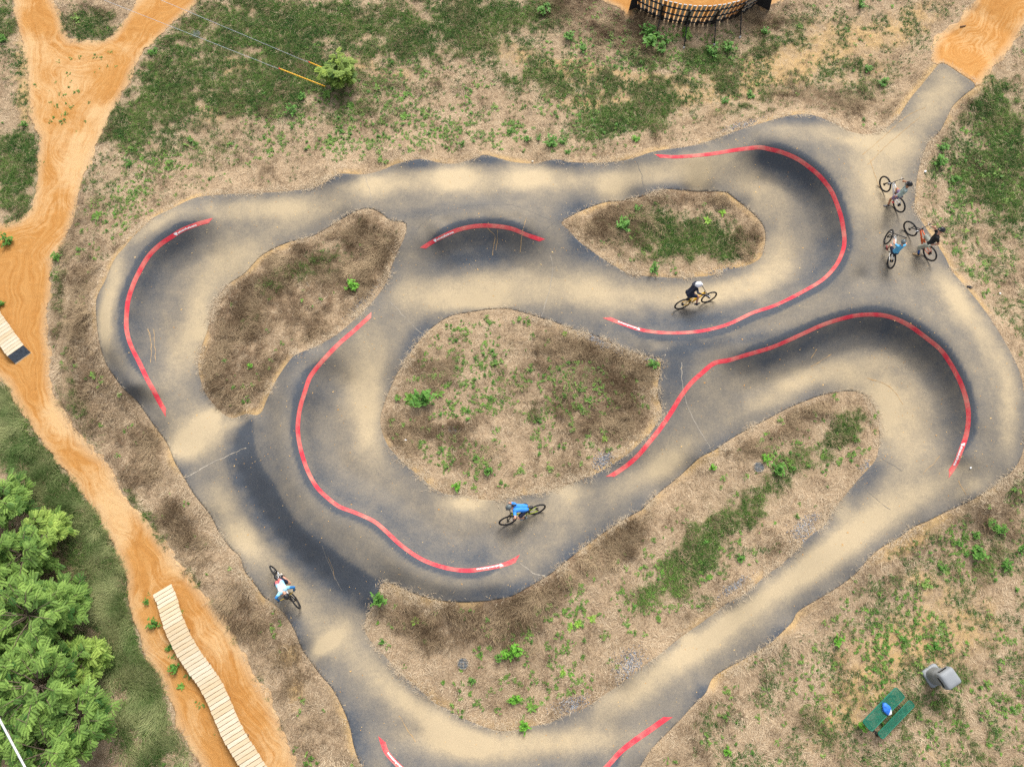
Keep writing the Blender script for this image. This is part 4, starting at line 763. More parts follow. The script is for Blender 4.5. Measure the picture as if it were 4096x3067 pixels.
    for i, (vx, vy) in enumerate([(.55, .0), (.05, .3), (.05, -.3), (-.5, .22), (-.5, -.22), (.45, .42), (.45, -.42), (-.05, .68), (-.05, -.68)]):
        vz = math.sqrt(max(0, 1-vx*vx-vy*vy)); e = MB(); c_ = head-base+Rm @ Vector((HR*1.36*hz*vx, HR*1.06*hz*vy, HR*1.36*hz*vz+HR*.12)); nv_ = Vector((vx/1.36, vy/1.06, vz/1.36)).normalized(); tv = (Vector((1, 0, 0))-nv_*nv_.x).normalized(); e.ball(c_, (HR*.30, HR*.08, HR*.03), 8, 6, rot=Rm @ Matrix((tv, nv_.cross(tv), nv_)).transposed()); e.build('vent', M_BLACK, hel, True)
    e = MB(); e.tube([head-base+Rm @ Vector((HR*.1, s*HR*.82*math.cos(t), -HR*1.05*math.sin(t)+HR*.1)) for s, t in ((1, 0), (1, .6), (1, 1.2), (-1, 1.2), (-1, .6), (-1, 0))], .007, 6); e.build('chin_strap', M_BLACK, hel)
    if hair:
        e = MB(); p0 = head-base+Rm @ Vector((-HR*.9, 0, -HR*.3)); e.tube([p0, p0+hair*.5, p0+hair], [.035*S, .04*S, .012*S], 8); e.build('hair', M_HAIR, root, True)
    return root
def pose(C, K, S, P, footL=None, footR=None, handL=None, handR=None, poleArm=None):
    """P: crop pixels for visible joints; joints found on the pixel rays at body distances"""
    J = {}; fw, lf = K['fwd'], K['left']
    J['pelvis'] = gp(*C(*P['pelvis'][:2]), P['pelvis'][2]); J['neck'] = reach(J['pelvis'], C(*P['neck']), .50*S, P.get('neck_hi', True)); J['head'] = reach(J['neck'], C(*P['head']), .19*S, True)
    tq = (J['neck']-J['pelvis']).normalized(); latv = P.get('lat', lf)
    latv = (latv-tq*latv.dot(tq)).normalized()
    for q, s in (('L', 1), ('R', -1)):
        J['sh'+q] = J['neck']-tq*.055*S+latv*s*.165*S
        J['hip'+q] = J['pelvis']+(lf-tq*lf.dot(tq)*.3).normalized()*s*.085*S-Vector((0, 0, .03*S))
    for q, hand in (('L', handL), ('R', handR)):
        sh = J['sh'+q]
        if isinstance(hand, Vector):
            v = hand-sh; L = .53*S
            ha = sh+v*min(1, L/v.length); J['ha'+q] = ha-(v.normalized())*.03
            J['el'+q] = reach(sh, C(*P['el'+q]), .28*S, P.get('elhi'+q, True)) if ('el'+q) in P else elbow(sh, J['ha'+q], .28*S, .25*S, (poleArm or Vector((0, 0, -.3)))+lf*(1 if q == 'L' else -1)*.8)
        else:
            J['el'+q] = reach(sh, C(*P['el'+q]), .28*S, P.get('elhi'+q, False)); J['ha'+q] = reach(J['el'+q], C(*P['ha'+q]), .25*S, P.get('hahi'+q, True))
    for q, foot in (('L', footL), ('R', footR)):
        hp = J['hip'+q]
        if isinstance(foot, Vector): an = foot+Vector((0, 0, .09*S))-fw*.05; td = fw.copy()
        else:
            an = gp(*C(*P['an'+q]), .09*S); tt = gp(*C(*P['toe'+q]), .04*S); td = (tt-an); td.z = 0; td.normalize()
        if ('td'+q) in P: td = P['td'+q]
        v = an-hp; Lm = .86*S
        if v.length > Lm*.99: an = hp+v.normalized()*Lm*.99
        J['kn'+q] = elbow(hp, an, .43*S, .43*S, fw+lf*(.18 if q == 'L' else -.18)+Vector((0, 0, .3)))
        J['an'+q] = an; J['toe'+q] = an+td*.17*S-Vector((0, 0, .045*S))
    return J
# shirts
m, nt, b = new_mat('patterned_shirt'); g = N(nt, 'ShaderNodeTexCoord').outputs['Object']; vo = N(nt, 'ShaderNodeTexVoronoi'); vo.inputs['Scale'].default_value = 16; nt.links.new(g, vo.inputs['Vector'])
nt.links.new(mixc(nt, noise(nt, 14, 3, .6, g), ramp(nt, vo.outputs['Distance'], [(.12, (.01, .05, .06)), (.26, (.25, .55, .52)), (.45, (.75, .85, .78))]), (.02, .05, .05)), b.inputs['Base Color']); b.inputs['Roughness'].default_value = .8; M_PAT = m
m, nt, b = new_mat('patterned_shorts'); g = N(nt, 'ShaderNodeTexCoord').outputs['Object']; nt.links.new(ramp(nt, noise(nt, 22, 3, .6, g), [(.4, (.05, .02, .06)), (.5, (.30, .22, .36)), (.62, (.08, .05, .12))]), b.inputs['Base Color']); b.inputs['Roughness'].default_value = .8; M_PSH = m
M_TEE = smat('light_blue_tee', (.10, .38, .62), .85, .15, 14); M_BTEE = smat('black_tee', (.012, .012, .014), .85, .3, 14); M_JERS = smat('black_jersey', (.014, .018, .035), .8, .3, 14); M_BLUE = smat('bright_blue_tee', (.045, .26, .76), .85, .15, 14)
M_NAVY = smat('navy_shorts', (.012, .017, .04), .85, .3, 14); M_GREYSH = smat('grey_green_shorts', (.34, .34, .28), .85, .15, 14); M_PADB = smat('blue_knee_pad', (.03, .09, .30), .8, .3, 40)
M_SHOE_G = smat('grey_shoe', (.20, .19, .19), .7, .25, 30); M_SHOE_R = smat('maroon_shoe', (.26, .045, .045), .7, .25, 30); M_SHOE_T = smat('tan_shoe', (.50, .34, .18), .7, .25, 30); M_SHOE_B = smat('dark_shoe', (.06, .07, .09), .7, .3, 30); M_SHOE_BG = smat('blue_grey_shoe', (.20, .27, .31), .7, .2, 30); M_SHOE_P = smat('pale_shoe', (.66, .58, .50), .7, .15, 30)
M_SOCK = smat('black_sock', (.015, .015, .017), .9, .3, 30); M_GLW = smat('pale_glove', (.55, .55, .42), .8, .15, 30); M_GLB = smat('dark_blue_glove', (.015, .04, .13), .8, .3, 30); M_GLK = smat('black_white_glove', (.10, .10, .12), .8, .6, 60)
H_BLK = smat('black_helmet', (.014, .015, .018), .35, .2, 20); H_WHT = smat('white_helmet', (.78, .80, .85), .4, .05, 20); H_GRY = smat('grey_helmet', (.12, .15, .16), .4, .2, 20)

P1 = dict(pelvis=(965, 850, .93), neck=(1215, 590), head=(1290, 480), elL=(1120, 790), haL=(905, 865), elR=(1210, 400), anL=(600, 1170), toeL=(450, 1170), hahiL=False, elhiL=False, lat=K1['left']*.75-K1['fwd']*.65)
J = pose(c1, K1, .98, P1, footR=K1['pedR'], handR=K1['gripR'])
make_person('person in teal patterned shirt and black helmet standing astride a white bicycle', J, .98, (M_PAT, M_PSH, M_SKIN2, M_SHOE_G, M_SOCK, M_SKIN2, None), H_BLK, K1['fwd']*.9+K1['left']*.5)
P2 = dict(pelvis=(560, 1020, .82), neck=(735, 840), head=(780, 755), lat=K2['left']*.9-K2['fwd']*.3)
J = pose(c2, K2, .84, P2, footL=K2['pedL'], footR=K2['pedR'], handL=K2['gripL'], handR=K2['gripR'])
make_person('person in light blue t-shirt and grey helmet seated on a pale grey bicycle', J, .84, (M_TEE, M_NAVY, M_SKIN, M_SHOE_R, M_SOCK, M_GLK, None), H_GRY, K2['fwd'], gloves=(True, True), shorts=.6)
P3 = dict(pelvis=(1500, 800, .95), neck=(1745, 545), head=(1830, 430), elL=(1750, 800), haL=(1530, 835), elR=(1650, 340), anL=(1195, 1090), toeL=(1040, 1060), hahiL=False, elhiL=False, lat=K3['left']*.75-K3['fwd']*.65)
J = pose(c2, K3, 1.05, P3, footR=K3['pedR'], handR=K3['gripR'])
make_person('person in black t-shirt with one hand on the hip astride an orange bicycle', J, 1.05, (M_BTEE, M_GREYSH, M_SKIN, M_SHOE_T, M_SOCK, M_GLW, M_PADB), H_BLK, K3['fwd']*.8+K3['left']*.4+Vector((0, 0, .5)), gloves=(True, True), shorts=1.0, pads='L')
P4 = dict(pelvis=(850, 735, .90), neck=(1150, 440), head=(1245, 385), elR=(1235, 730))
J = pose(c3_, K4, .90, P4, footL=K4['pedL'], footR=K4['pedR'], handL=K4['gripL'], handR=K4['gripR'])
make_person('person in black jersey and large white helmet riding a yellow bicycle', J, .90, (M_JERS, M_NAVY, M_SKIN, M_SHOE_B, M_SOCK, M_GLK, None), H_WHT, K4['fwd'], gloves=(True, True), sleeve=2, shorts=.75, helmet_size=1.3)
P5 = dict(pelvis=(1280, 490, .92), neck=(790, 500), head=(640, 470), elL=(875, 880), elR=(645, 300), lat=K5['left']*1.0)
J = pose(c4, K5, .97, P5, footL=K5['pedL'], footR=K5['pedR'], handL=K5['gripL'], handR=K5['gripR'])
make_person('person in bright blue t-shirt with dark hair leaning through the central turn', J, .97, (M_BLUE, M_NAVY, M_SKIN, M_SHOE_BG, M_SOCK, M_SKIN, None), H_GRY, K5['fwd']*.9+Vector((0, 0, -.3)), hair=-K5['fwd']*.22+Vector((0, 0, -.05)), shorts=.75)
P6 = dict(pelvis=(440, 690, .95), neck=(590, 1000), head=(670, 1125), elL=(915, 850), elR=(345, 1190))
J = pose(c5, K6, 1.02, P6, footL=K6['pedL'], footR=K6['pedR'], handL=K6['gripL'], handR=K6['gripR'], poleArm=Vector((0, 0, .15)))
bk = J['pelvis'].lerp(J['neck'], .55); m, nt, b = new_mat('jersey_with_wheel_print'); pos = N(nt, 'ShaderNodeNewGeometry').outputs['Position']
vd = N(nt, 'ShaderNodeVectorMath', operation='DISTANCE'); vd.inputs[1].default_value = (bk.x, bk.y, bk.z+.12); nt.links.new(pos, vd.inputs[0])
pd = N(nt, 'ShaderNodeVectorMath', operation='DISTANCE'); pd.inputs[1].default_value = tuple(J['pelvis']); nt.links.new(pos, pd.inputs[0])
ringc = ramp(nt, vd.outputs['Value'], [(.0, (.75, .72, .42)), (.08, (.85, .88, .86)), (.115, (.85, .88, .86)), (.12, (.42, .20, .13)), (.14, (.42, .20, .13)), (.145, (.42, .68, .80)), (.30, (.22, .55, .78)), (.38, (.02, .16, .40))])
hem = ramp(nt, noise(nt, 20, 3, .6, pos), [(.35, (.10, .04, .20)), (.5, (.62, .10, .10)), (.7, (.75, .30, .08))])
nt.links.new(mixc(nt, ramp(nt, pd.outputs['Value'], [(.13, (1, 1, 1)), (.19, (0, 0, 0))]), ringc, hem), b.inputs['Base Color']); b.inputs['Roughness'].default_value = .8
make_person('person in light blue long sleeved jersey with a ship wheel print at lower left', J, 1.02, (m, M_NAVY, M_SKIN, M_SHOE_P, M_SOCK, M_GLB, None), H_BLK, K6['fwd']*.9+Vector((0, 0, -.35)), gloves=(True, True), sleeve=2)

# ------------------------------------------------------------------ curved wooden wall at the top
m, nt, b = new_mat('weathered_plank'); g = N(nt, 'ShaderNodeTexCoord').outputs['Object']; oi = N(nt, 'ShaderNodeObjectInfo').outputs['Random']
mp = N(nt, 'ShaderNodeMapping'); mp.inputs['Scale'].default_value = (30, 30, 3); nt.links.new(g, mp.inputs[0]); gr = noise(nt, 1, 5, .7, mp.outputs[0])
base_c = ramp(nt, gr, [(.3, (.20, .165, .125)), (.7, (.50, .43, .34))]); rust = ramp(nt, gr, [(.3, (.24, .10, .035)), (.7, (.52, .26, .10))])
nt.links.new(mixc(nt, ramp(nt, mth(nt, 'ADD', oi, mth(nt, 'MULTIPLY', gr, .4)), [(.85, (0, 0, 0)), (1.0, (1, 1, 1))]), base_c, rust), b.inputs['Base Color']); b.inputs['Roughness'].default_value = .85; bump(nt, b, gr, .5, .01)
M_PLANK = m; M_BSTEEL = smat('black_steel', (.012, .013, .015), .5, .3, 20); M_BPANEL = smat('black_sheet', (.02, .02, .022), .7, .4, 8); M_FOOT = smat('pale_footing', (.55, .53, .50), .8, .2, 20); M_CAP = smat('pale_cut_end', (.62, .60, .58), .8, .15, 20)
bot = np.array([unproj(px, py, .05) for px, py in ((2552, 26), (2612, 60), (2668, 81), (2736, 93), (2800, 93), (2867, 83), (2920, 66), (2967, 47), (3024, 16))])
A_ = np.c_[2*bot, np.ones(len(bot))]; sol = np.linalg.lstsq(A_, (bot**2).sum(1), rcond=None)[0]; wc = sol[:2]; wr = math.sqrt(sol[2]+wc @ wc)
ang = np.arctan2(bot[:, 1]-wc[1], bot[:, 0]-wc[0]); a0, a1 = ang.min(), ang.max()
tz = 1.45; tp = np.array(unproj(2765, 25, tz)); lean_out = np.linalg.norm(tp-wc)-wr        # how far the top leans outwards
lean_out = float(np.clip(lean_out, .15, .8))
wall = empty('wooden_wall', (wc[0], wc[1]-wr, 0)); tag(wall, 'curved wooden slat wall with black steel frame at the top edge', 'wall'); WB = Vector(wall.location)
def wp(a, f, dr=0.0):     # point on the wall: angle, height fraction
    r = wr+lean_out*f+dr; return Vector((wc[0]+math.cos(a)*r, wc[1]+math.sin(a)*r, .02+tz*f))-WB
ns = max(20, int((a1-a0)*wr/.205)); da = (a1-a0)/ns
for i in range(ns):
    a = a0+da*(i+.5); mb = MB(); tn = Vector((-math.sin(a), math.cos(a), 0)); hgt = tz
    p0, p1 = wp(a, -.04), wp(a, 1.0+.01*((i*7) % 3)); mb.beam(p0, p1, .148, .035, up=Vector((math.cos(a), math.sin(a), 0)).cross(p1-p0).cross(p1-p0)); s_ = mb.build('slat', M_PLANK, wall)
    mb = MB(); d = (p1-p0).normalized(); mb.beam(p1+d*.002, p1+d*.022, .15, .037, up=Vector((math.cos(a), math.sin(a), 0)).cross(p1-p0).cross(p1-p0)); mb.build('slat_end', M_CAP, s_)
    if i % 2 == 0:
        mb = MB(); p0, p1 = wp(a, -.04, .06), wp(a, .2, .06); mb.beam(p0, p1, .17, .04, up=Vector((math.cos(a), math.sin(a), 0)).cross(p1-p0).cross(p1-p0)); mb.build('kick_board', M_BPANEL, wall)
for f, r in ((.78, .035), (.42, .035), (.10, .03)):
    mb = MB(); mb.tube([wp(a, f, .05) for a in np.linspace(a0-.01, a1+.01, 30)], r, 8); mb.build('rail', M_BSTEEL, wall, True)
for (tx, ty), (fx, fy) in (((2645.5, 50), (2622, 155)), ((2751.7, 65.5), (2734.6, 194)), ((2860.5, 60), (2855.8, 182)), ((2958.8, 34), (2958.8, 152))):
    x, y = unproj(tx, ty, tz*.42); a = math.atan2(y-wc[1], x-wc[0]); ft = gp(fx, fy)-WB
    mb = MB(); mb.beam(wp(a, -.02, .085), wp(a, .80, .085), .09, .06, up=Vector((math.cos(a), math.sin(a), .3))); mb.build('post', M_BSTEEL, wall)
    mb = MB(); mb.tube([wp(a, .44, .1), ft+Vector((0, 0, .08))], .028, 8); br = mb.build('brace', M_BSTEEL, wall, True)
    mb = MB(); mb.tube([ft+Vector((0, 0, -.03)), ft+Vector((0, 0, .1))], .045, 10); mb.build('footing', M_FOOT, br, True)
for a, s in ((a0, -1), (a1, 1)):
    t = Vector((-math.sin(a), math.cos(a), 0))*s; rr_ = Vector((math.cos(a), math.sin(a), 0)); mb = MB()
    kk = .4 if s < 0 else .75; P = [wp(a, .98), wp(a, 0.0)+Vector((0, 0, -.02)), wp(a, 0.0)+rr_*kk+t*.2+Vector((0, 0, -.03)), wp(a, .7)+rr_*kk*.45+t*.12]
    V = P+[p+t*.04 for p in P]; mb.add(V, [(0, 1, 2, 3), (7, 6, 5, 4), (0, 4, 5, 1), (1, 5, 6, 2), (2, 6, 7, 3), (3, 7, 4, 0)]); mb.build('side_panel', M_BPANEL, wall)

# ------------------------------------------------------------------ plank boardwalk and ladder bridge
m, nt, b = new_mat('new_timber'); g = N(nt, 'ShaderNodeTexCoord').outputs['Object']; oi = N(nt, 'ShaderNodeObjectInfo').outputs['Random']
mp = N(nt, 'ShaderNodeMapping'); mp.inputs['Scale'].default_value = (4, 40, 40); nt.links.new(g, mp.inputs[0]); gr = noise(nt, 1, 5, .65, mp.outputs[0]); st = noise(nt, 2.2, 4, .6, g)
tc = mixc(nt, oi, ramp(nt, gr, [(.3, (.44, .33, .20)), (.7, (.60, .47, .30))]), ramp(nt, gr, [(.3, (.50, .42, .30)), (.7, (.66, .58, .45))]))
nt.links.new(mixc(nt, ramp(nt, st, [(.5, (0, 0, 0)), (.7, (.55, .55, .55))]), tc, (.56, .38, .18)), b.inputs['Base Color']); b.inputs['Roughness'].default_value = .8; bump(nt, b, gr, .3, .005)
M_TIMBER = m; M_BEAM = smat('timber_beam', (.30, .21, .12), .85, .3, 10); M_MAT = smat('rubber_mat', (.05, .065, .085), .85, .4, 14)
def deck(name, label, left, vec, zfun, pitch, board, mat_end=None):
    """left: plan curve of the left edge (4096 px), vec: offset to the right edge (px)"""
    L = catmull(left, False, 4.0); W_ = []
    for x, y in L: W_.append(gp(x, y, .28))
    W3 = np.array([tuple(p) for p in W_]); Lw = resample(W3, pitch); Rw = []
    r0 = gp(left[0][0]+vec[0], left[0][1]+vec[1], .28); v3 = r0-W_[0]; v3.z = 0
    root = empty(name, (Lw[0][0], Lw[0][1], float(zb(Lw[0][0], Lw[0][1])))); tag(root, label, 'boardwalk'); B0 = Vector(root.location); n = len(Lw)
    proto = None
    tops = []
    for i in range(n):
        c = Vector(Lw[i])+v3*.5; gz = max(float(zb(c.x, c.y)), float(zb(*(Vector(Lw[i])[:2]))), float(zb((c+v3*.5).x, (c+v3*.5).y))); c.z = gz+zfun(i/(n-1)); tops.append(c)
    for i in range(n):
        t = (tops[min(i+1, n-1)]-tops[max(i-1, 0)]).normalized(); d = v3.normalized(); up = d.cross(t).normalized()
        if up.z < 0: up = -up
        t2 = up.cross(d)
        mb = MB(); wv_ = board*(1+.02*math.sin(i*2.3)); Lb = v3.length*(1+.012*math.sin(i*5.1))
        p = tops[i]+d*.008*math.sin(i*3.7)
        mb.box((0, 0, 0), (Lb, wv_, .036)); o = mb.build('plank', M_TIMBER, root); o.matrix_local = Matrix.Translation(p-B0) @ Matrix((d, t2, up)).transposed().to_4x4() @ Matrix.Rotation(.006*math.sin(i*9.1), 4, 'Z')
    for s in (-.36, .36):
        mb = MB()
        for i in range(0, n-1, 3):
            j = min(i+3, n-1); mb.beam(tops[i]+v3*s-Vector((0, 0, .075))-B0, tops[j]+v3*s-Vector((0, 0, .075))-B0, .05, .10)
        mb.build('stringer', M_BEAM, root)
        for i in range(2, n, 9):
            p = tops[i]+v3*s-B0; gz = float(zb(tops[i].x+v3.x*s, tops[i].y+v3.y*s))-B0.z
            if p.z-.1 > gz-.02: mb = MB(); mb.beam(Vector((p.x, p.y, gz-.1)), Vector((p.x, p.y, p.z-.06)), .07, .07); mb.build('post', M_BEAM, root)
    if mat_end:
        e = tops[-1]; t = (tops[-1]-tops[-2]).normalized(); q = e+t*(board*.5+.01); r_ = e+t*(board*.5+mat_end); r_.z = max(float(zb(r_.x, r_.y))+.03, e.z-.28)
        mb = MB(); mb.beam(q-B0, r_-B0, v3.length*.98, .03); mb.build('rubber_mat', M_MAT, root)
        mb = MB(); d = (r_-q).normalized(); mb.beam(r_-B0+d*.005, r_-B0+d*.07-Vector((0, 0, .02)), v3.length*1.0, .03); mb.build('end_board', M_TIMBER, root)
    return root
t9 = lambda x, y: (x*.6154, 2048+y*.6154)
deck('boardwalk', 'winding pale timber plank boardwalk beside the orange path at lower left', [t9(*p) for p in ((985, 548), (1020, 610), (1050, 690), (1090, 790), (1130, 880), (1180, 970), (1240, 1060), (1290, 1130), (1340, 1220), (1390, 1330), (1440, 1440), (1490, 1530), (1560, 1640), (1630, 1760))], (74, -44), lambda f: .12+.22*min(1, f*6)+.05*math.sin(f*9), .158, .145)
deck('boardwalk', 'short timber ladder bridge with a black rubber mat at the left edge', [(-316, 927), (-145, 1173), (25, 1420)], (62.5, -40.7), lambda f: .42-.16*f, .152, .142, .30)

# ------------------------------------------------------------------ picnic table, bag, bin
m, nt, b = new_mat('green_coated_mesh'); g = N(nt, 'ShaderNodeTexCoord').outputs['Object']; mp = N(nt, 'ShaderNodeMapping'); mp.inputs['Scale'].default_value = (190, 190, 1); nt.links.new(g, mp.inputs[0])
ck = N(nt, 'ShaderNodeTexVoronoi'); ck.inputs['Scale'].default_value = .16; ck.inputs['Randomness'].default_value = 0.0; nt.links.new(mp.outputs[0], ck.inputs['Vector'])
holes = ramp(nt, ck.outputs['Distance'], [(.30, (1, 1, 1)), (.36, (0, 0, 0))])
nt.links.new(ramp(nt, noise(nt, 6, 5, .7, g), [(.3, (.004, .10, .06)), (.62, (.007, .145, .088)), (.85, (.07, .22, .14))]), b.inputs['Base Color']); b.inputs['Roughness'].default_value = .4
tr = N(nt, 'ShaderNodeBsdfTransparent'); mx = N(nt, 'ShaderNodeMixShader'); nt.links.new(mth(nt, 'MULTIPLY', holes, .85), mx.inputs[0]); nt.links.new(b.outputs[0], mx.inputs[1]); nt.links.new(tr.outputs[0], mx.inputs[2]); nt.links.new(mx.outputs[0], nt.nodes['Material Output'].inputs[0])
M_MESHG = m; M_GREENP = smat('green_coated_steel', (.007, .15, .09), .35, .2, 10); M_PIPE = smat('black_pipe', (.015, .015, .017), .4, .2, 10)
c7 = cr(3420, 2620, .2174)
ta, tb, tc_, td_ = [gp(*c7(*p), .74) for p in ((770, 600), (915, 740), (285, 1395), (150, 1240))]; tcn = (ta+tb+tc_+td_)/4
tx_ = ((ta+tb)/2-(tc_+td_)/2); tlen = tx_.length; th_ = math.atan2(tx_.y, tx_.x)
table = empty('picnic_table', (tcn.x, tcn.y, float(zb(tcn.x, tcn.y))), th_); tag(table, 'green perforated metal picnic table with a single side bench', 'picnic table')
def rrect(lx, ly, r, z):
    return [Vector((sx*(lx/2-r)+r*math.cos(a), sy*(ly/2-r)+r*math.sin(a), z)) for sx, sy, q in ((1, 1, 0), (-1, 1, 1), (-1, -1, 2), (1, -1, 3)) for a in [math.pi/2*q+math.pi/2*k/5 for k in range(6)]]
def slab(name, lx, ly, z, parent, off):
    mb = MB(); P = [p+off for p in rrect(lx-.03, ly-.03, .07, z)]; n = len(P); c = sum(P, Vector())/n; mb.add(P+[c], [(i, (i+1) % n, n) for i in range(n)]); o = mb.build(name, M_MESHG, parent)
    mb = MB(); mb.tube([p+off for p in rrect(lx-.02, ly-.02, .07, z)], .017, 8, closed=True)
    mb.tube([p+off for p in rrect(lx-.02, ly-.02, .07, z-.03)], .014, 8, closed=True); mb.build('rim', M_GREENP, o, True); return o
slab('tabletop', tlen, .44, .74, table, Vector())
sb = (gp(*c7(1030, 820), .44)+gp(*c7(1115, 880), .44)+gp(*c7(490, 1550), .44)+gp(*c7(395, 1480), .44))/4
so_ = Matrix.Rotation(-th_, 3, 'Z') @ Vector((sb.x-tcn.x, sb.y-tcn.y, 0)); slab('bench_seat', tlen*.97, .26, .44, table, Vector((so_.x, so_.y, 0)))
for s in (-.36, .36):
    mb = MB(); x = s*tlen; sy = so_.y
    mb.tube([(x, 0, .72), (x, 0, .30), (x, sy*.35, .22), (x, sy, .24), (x, sy, .42)], .025, 8); mb.tube([(x, -.02, .5), (x, -.12, .03)], .025, 8); mb.tube([(x, sy*1.0, .26), (x, sy*1.12, .03)], .025, 8); mb.tube([(x, -.30, .02), (x, sy*1.25, .02)], .025, 8); mb.build('leg', M_PIPE, table, True)
# crumpled blue bag on the table
bp = gp(*c7(588, 985), .80); mb = MB(); mb.ball((0, 0, 0), (.21, .15, .07), 26, 14); me_v = np.array(mb.v); nzv = fbm(me_v[:, 0]*9+3, me_v[:, 1]*9+me_v[:, 2]*7, 1.0, 3, 88)-.5; me_v *= (1+.45*nzv)[:, None]; me_v[:, 2] = np.maximum(me_v[:, 2], -.038); mb.v = [tuple(p) for p in me_v]
m, nt, b = new_mat('blue_bag_fabric'); g = N(nt, 'ShaderNodeTexCoord').outputs['Object']; sx = N(nt, 'ShaderNodeSeparateXYZ'); nt.links.new(g, sx.inputs[0])
wmask = mth(nt, 'ADD', mth(nt, 'MULTIPLY', sx.outputs[0], .82), mth(nt, 'MULTIPLY', sx.outputs[1], .57)); nt.links.new(mixc(nt, ramp(nt, mth(nt, 'ADD', mth(nt, 'MULTIPLY', wmask, -3), mth(nt, 'MULTIPLY', noise(nt, 20, 3, .6, g), .2)), [(.42, (0, 0, 0)), (.46, (1, 1, 1))]), ramp(nt, noise(nt, 14, 4, .6, g), [(.35, (.01, .09, .42)), (.65, (.02, .19, .70))]), (.75, .77, .82)), b.inputs['Base Color']); b.inputs['Roughness'].default_value = .55
bag = mb.build('bag', m, None, True); bag.location = (bp.x, bp.y, float(zb(tcn.x, tcn.y))+.74+.058); bag.rotation_euler = (0, 0, R(115)); tag(bag, 'crumpled bright blue bag with a white patch on the green table', 'bag')
mb = MB(); mb.tube([(.12, .05, .02), (.2, .07, .03), (.25, .03, .01), (.2, -.02, .0), (.13, .0, .02)], .008, 6); mb.tube([(.03, .1, .0), (.06, .16, -.01), (.0, .17, -.02), (-.03, .11, 0)], .008, 6); mb.build('handle', smat('blue_strap', (.01, .09, .42), .6, .2, 20), bag, True)
# litter bin
bl = gp(*c7(1430, 370), .03); lid = gp(*c7(1750, 425), 1.05); A1 = gp(*c7(1540, 370), 1.0); D1 = gp(*c7(1740, 660), 1.0); brz = math.atan2((D1-A1).y, (D1-A1).x)
bc = Vector(((bl.x+lid.x)/2, (bl.y+lid.y)/2, 0)); bc.z = float(zb(bc.x, bc.y)); bin_ = empty('litter_bin', bc, brz); tag(bin_, 'grey plastic litter bin with a square hooded lid and dark openings', 'litter bin')
M_GREYP = smat('speckled_grey_plastic', (.25, .265, .28), .6, .18, 90); M_GREYD = smat('grey_plastic_body', (.20, .205, .205), .65, .2, 70)
def loft(name, prof, mat, parent, top=True):
    mb = MB(); n = None; V = []
    for z, h, r in prof:
        P = rrect(2*h, 2*h, r, z); n = len(P); V += P
    F = [(i*n+k, i*n+(k+1) % n, (i+1)*n+(k+1) % n, (i+1)*n+k) for i in range(len(prof)-1) for k in range(n)]
    if top: V.append(Vector((0, 0, prof[-1][0]+.004))); F += [((len(prof)-1)*n+k, (len(prof)-1)*n+(k+1) % n, len(V)-1) for k in range(n)]
    mb.add(V, F); return mb.build(name, mat, parent, True)
loft('base', [(-.03, .33, .10), (.06, .33, .10), (.10, .315, .11), (.115, .27, .14)], M_GREYP, bin_)
loft('body', [(.10, .28, .2), (.4, .27, .2), (.80, .26, .18)], M_GREYD, bin_)
hood = loft('lid', [(.76, .25, .14), (.79, .295, .09), (.84, .305, .08), (1.06, .30, .08), (1.12, .285, .08), (1.155, .25, .09), (1.17, .16, .09)], M_GREYP, bin_)
for k in range(4):
    a = math.pi/2*k; mb = MB(); P = []
    for t in np.linspace(-1, 1, 9): P.append(Vector((t*.185, -.3065, .90-.012*t*t)));
    for t in np.linspace(1, -1, 9): P.append(Vector((t*.185, -.3045, .98+.035*(1-t*t))))
    mb.add([Matrix.Rotation(a, 3, 'Z') @ p for p in P], [tuple(range(18))]); mb.build('opening', smat('bin_opening', (.006, .006, .007), .9, .2, 10) if k == 0 else bpy.data.materials['bin_opening'], hood)

# ------------------------------------------------------------------ guy wires, pole, power line
M_WIRE = smat('galvanised_wire', (.30, .33, .37), .5, .1, 5, .3); M_GUARD = smat('yellow_wire_guard', (.80, .42, .015), .5, .1, 30); M_GRED = smat('red_tip', (.60, .03, .03), .5, .1, 30); M_POLE = smat('creosoted_pole', (.10, .07, .045), .85, .3, 6)
A1_ = gp(1302, 347.5); A2_ = gp(1327, 287.5); q_ = ray(414, 0); s_ = (CAM_H-3.4)/(-q_[1].z); Q1 = q_[0]+q_[1]*s_
T1 = A1_+(Q1-A1_)*2.3; bestz = min(np.linspace(5, 14, 91), key=lambda z: abs((lambda p: (p[1]-287.5)-(287.5/684)*(p[0]-1327))(proj(T1.x, T1.y, z))))
T2_ = Vector((T1.x, T1.y, bestz))
pole = MB(); pole.tube([(0, 0, -.3), (0, 0, 6), (0, 0, max(T1.z, T2_.z)+.8)], [.16, .14, .11], 12); po = pole.build('utility_pole', M_POLE, None, True, (T1.x, T1.y, float(zb(T1.x, T1.y)))); tag(po, 'tall dark wooden utility pole holding the two guy wires', 'pole')
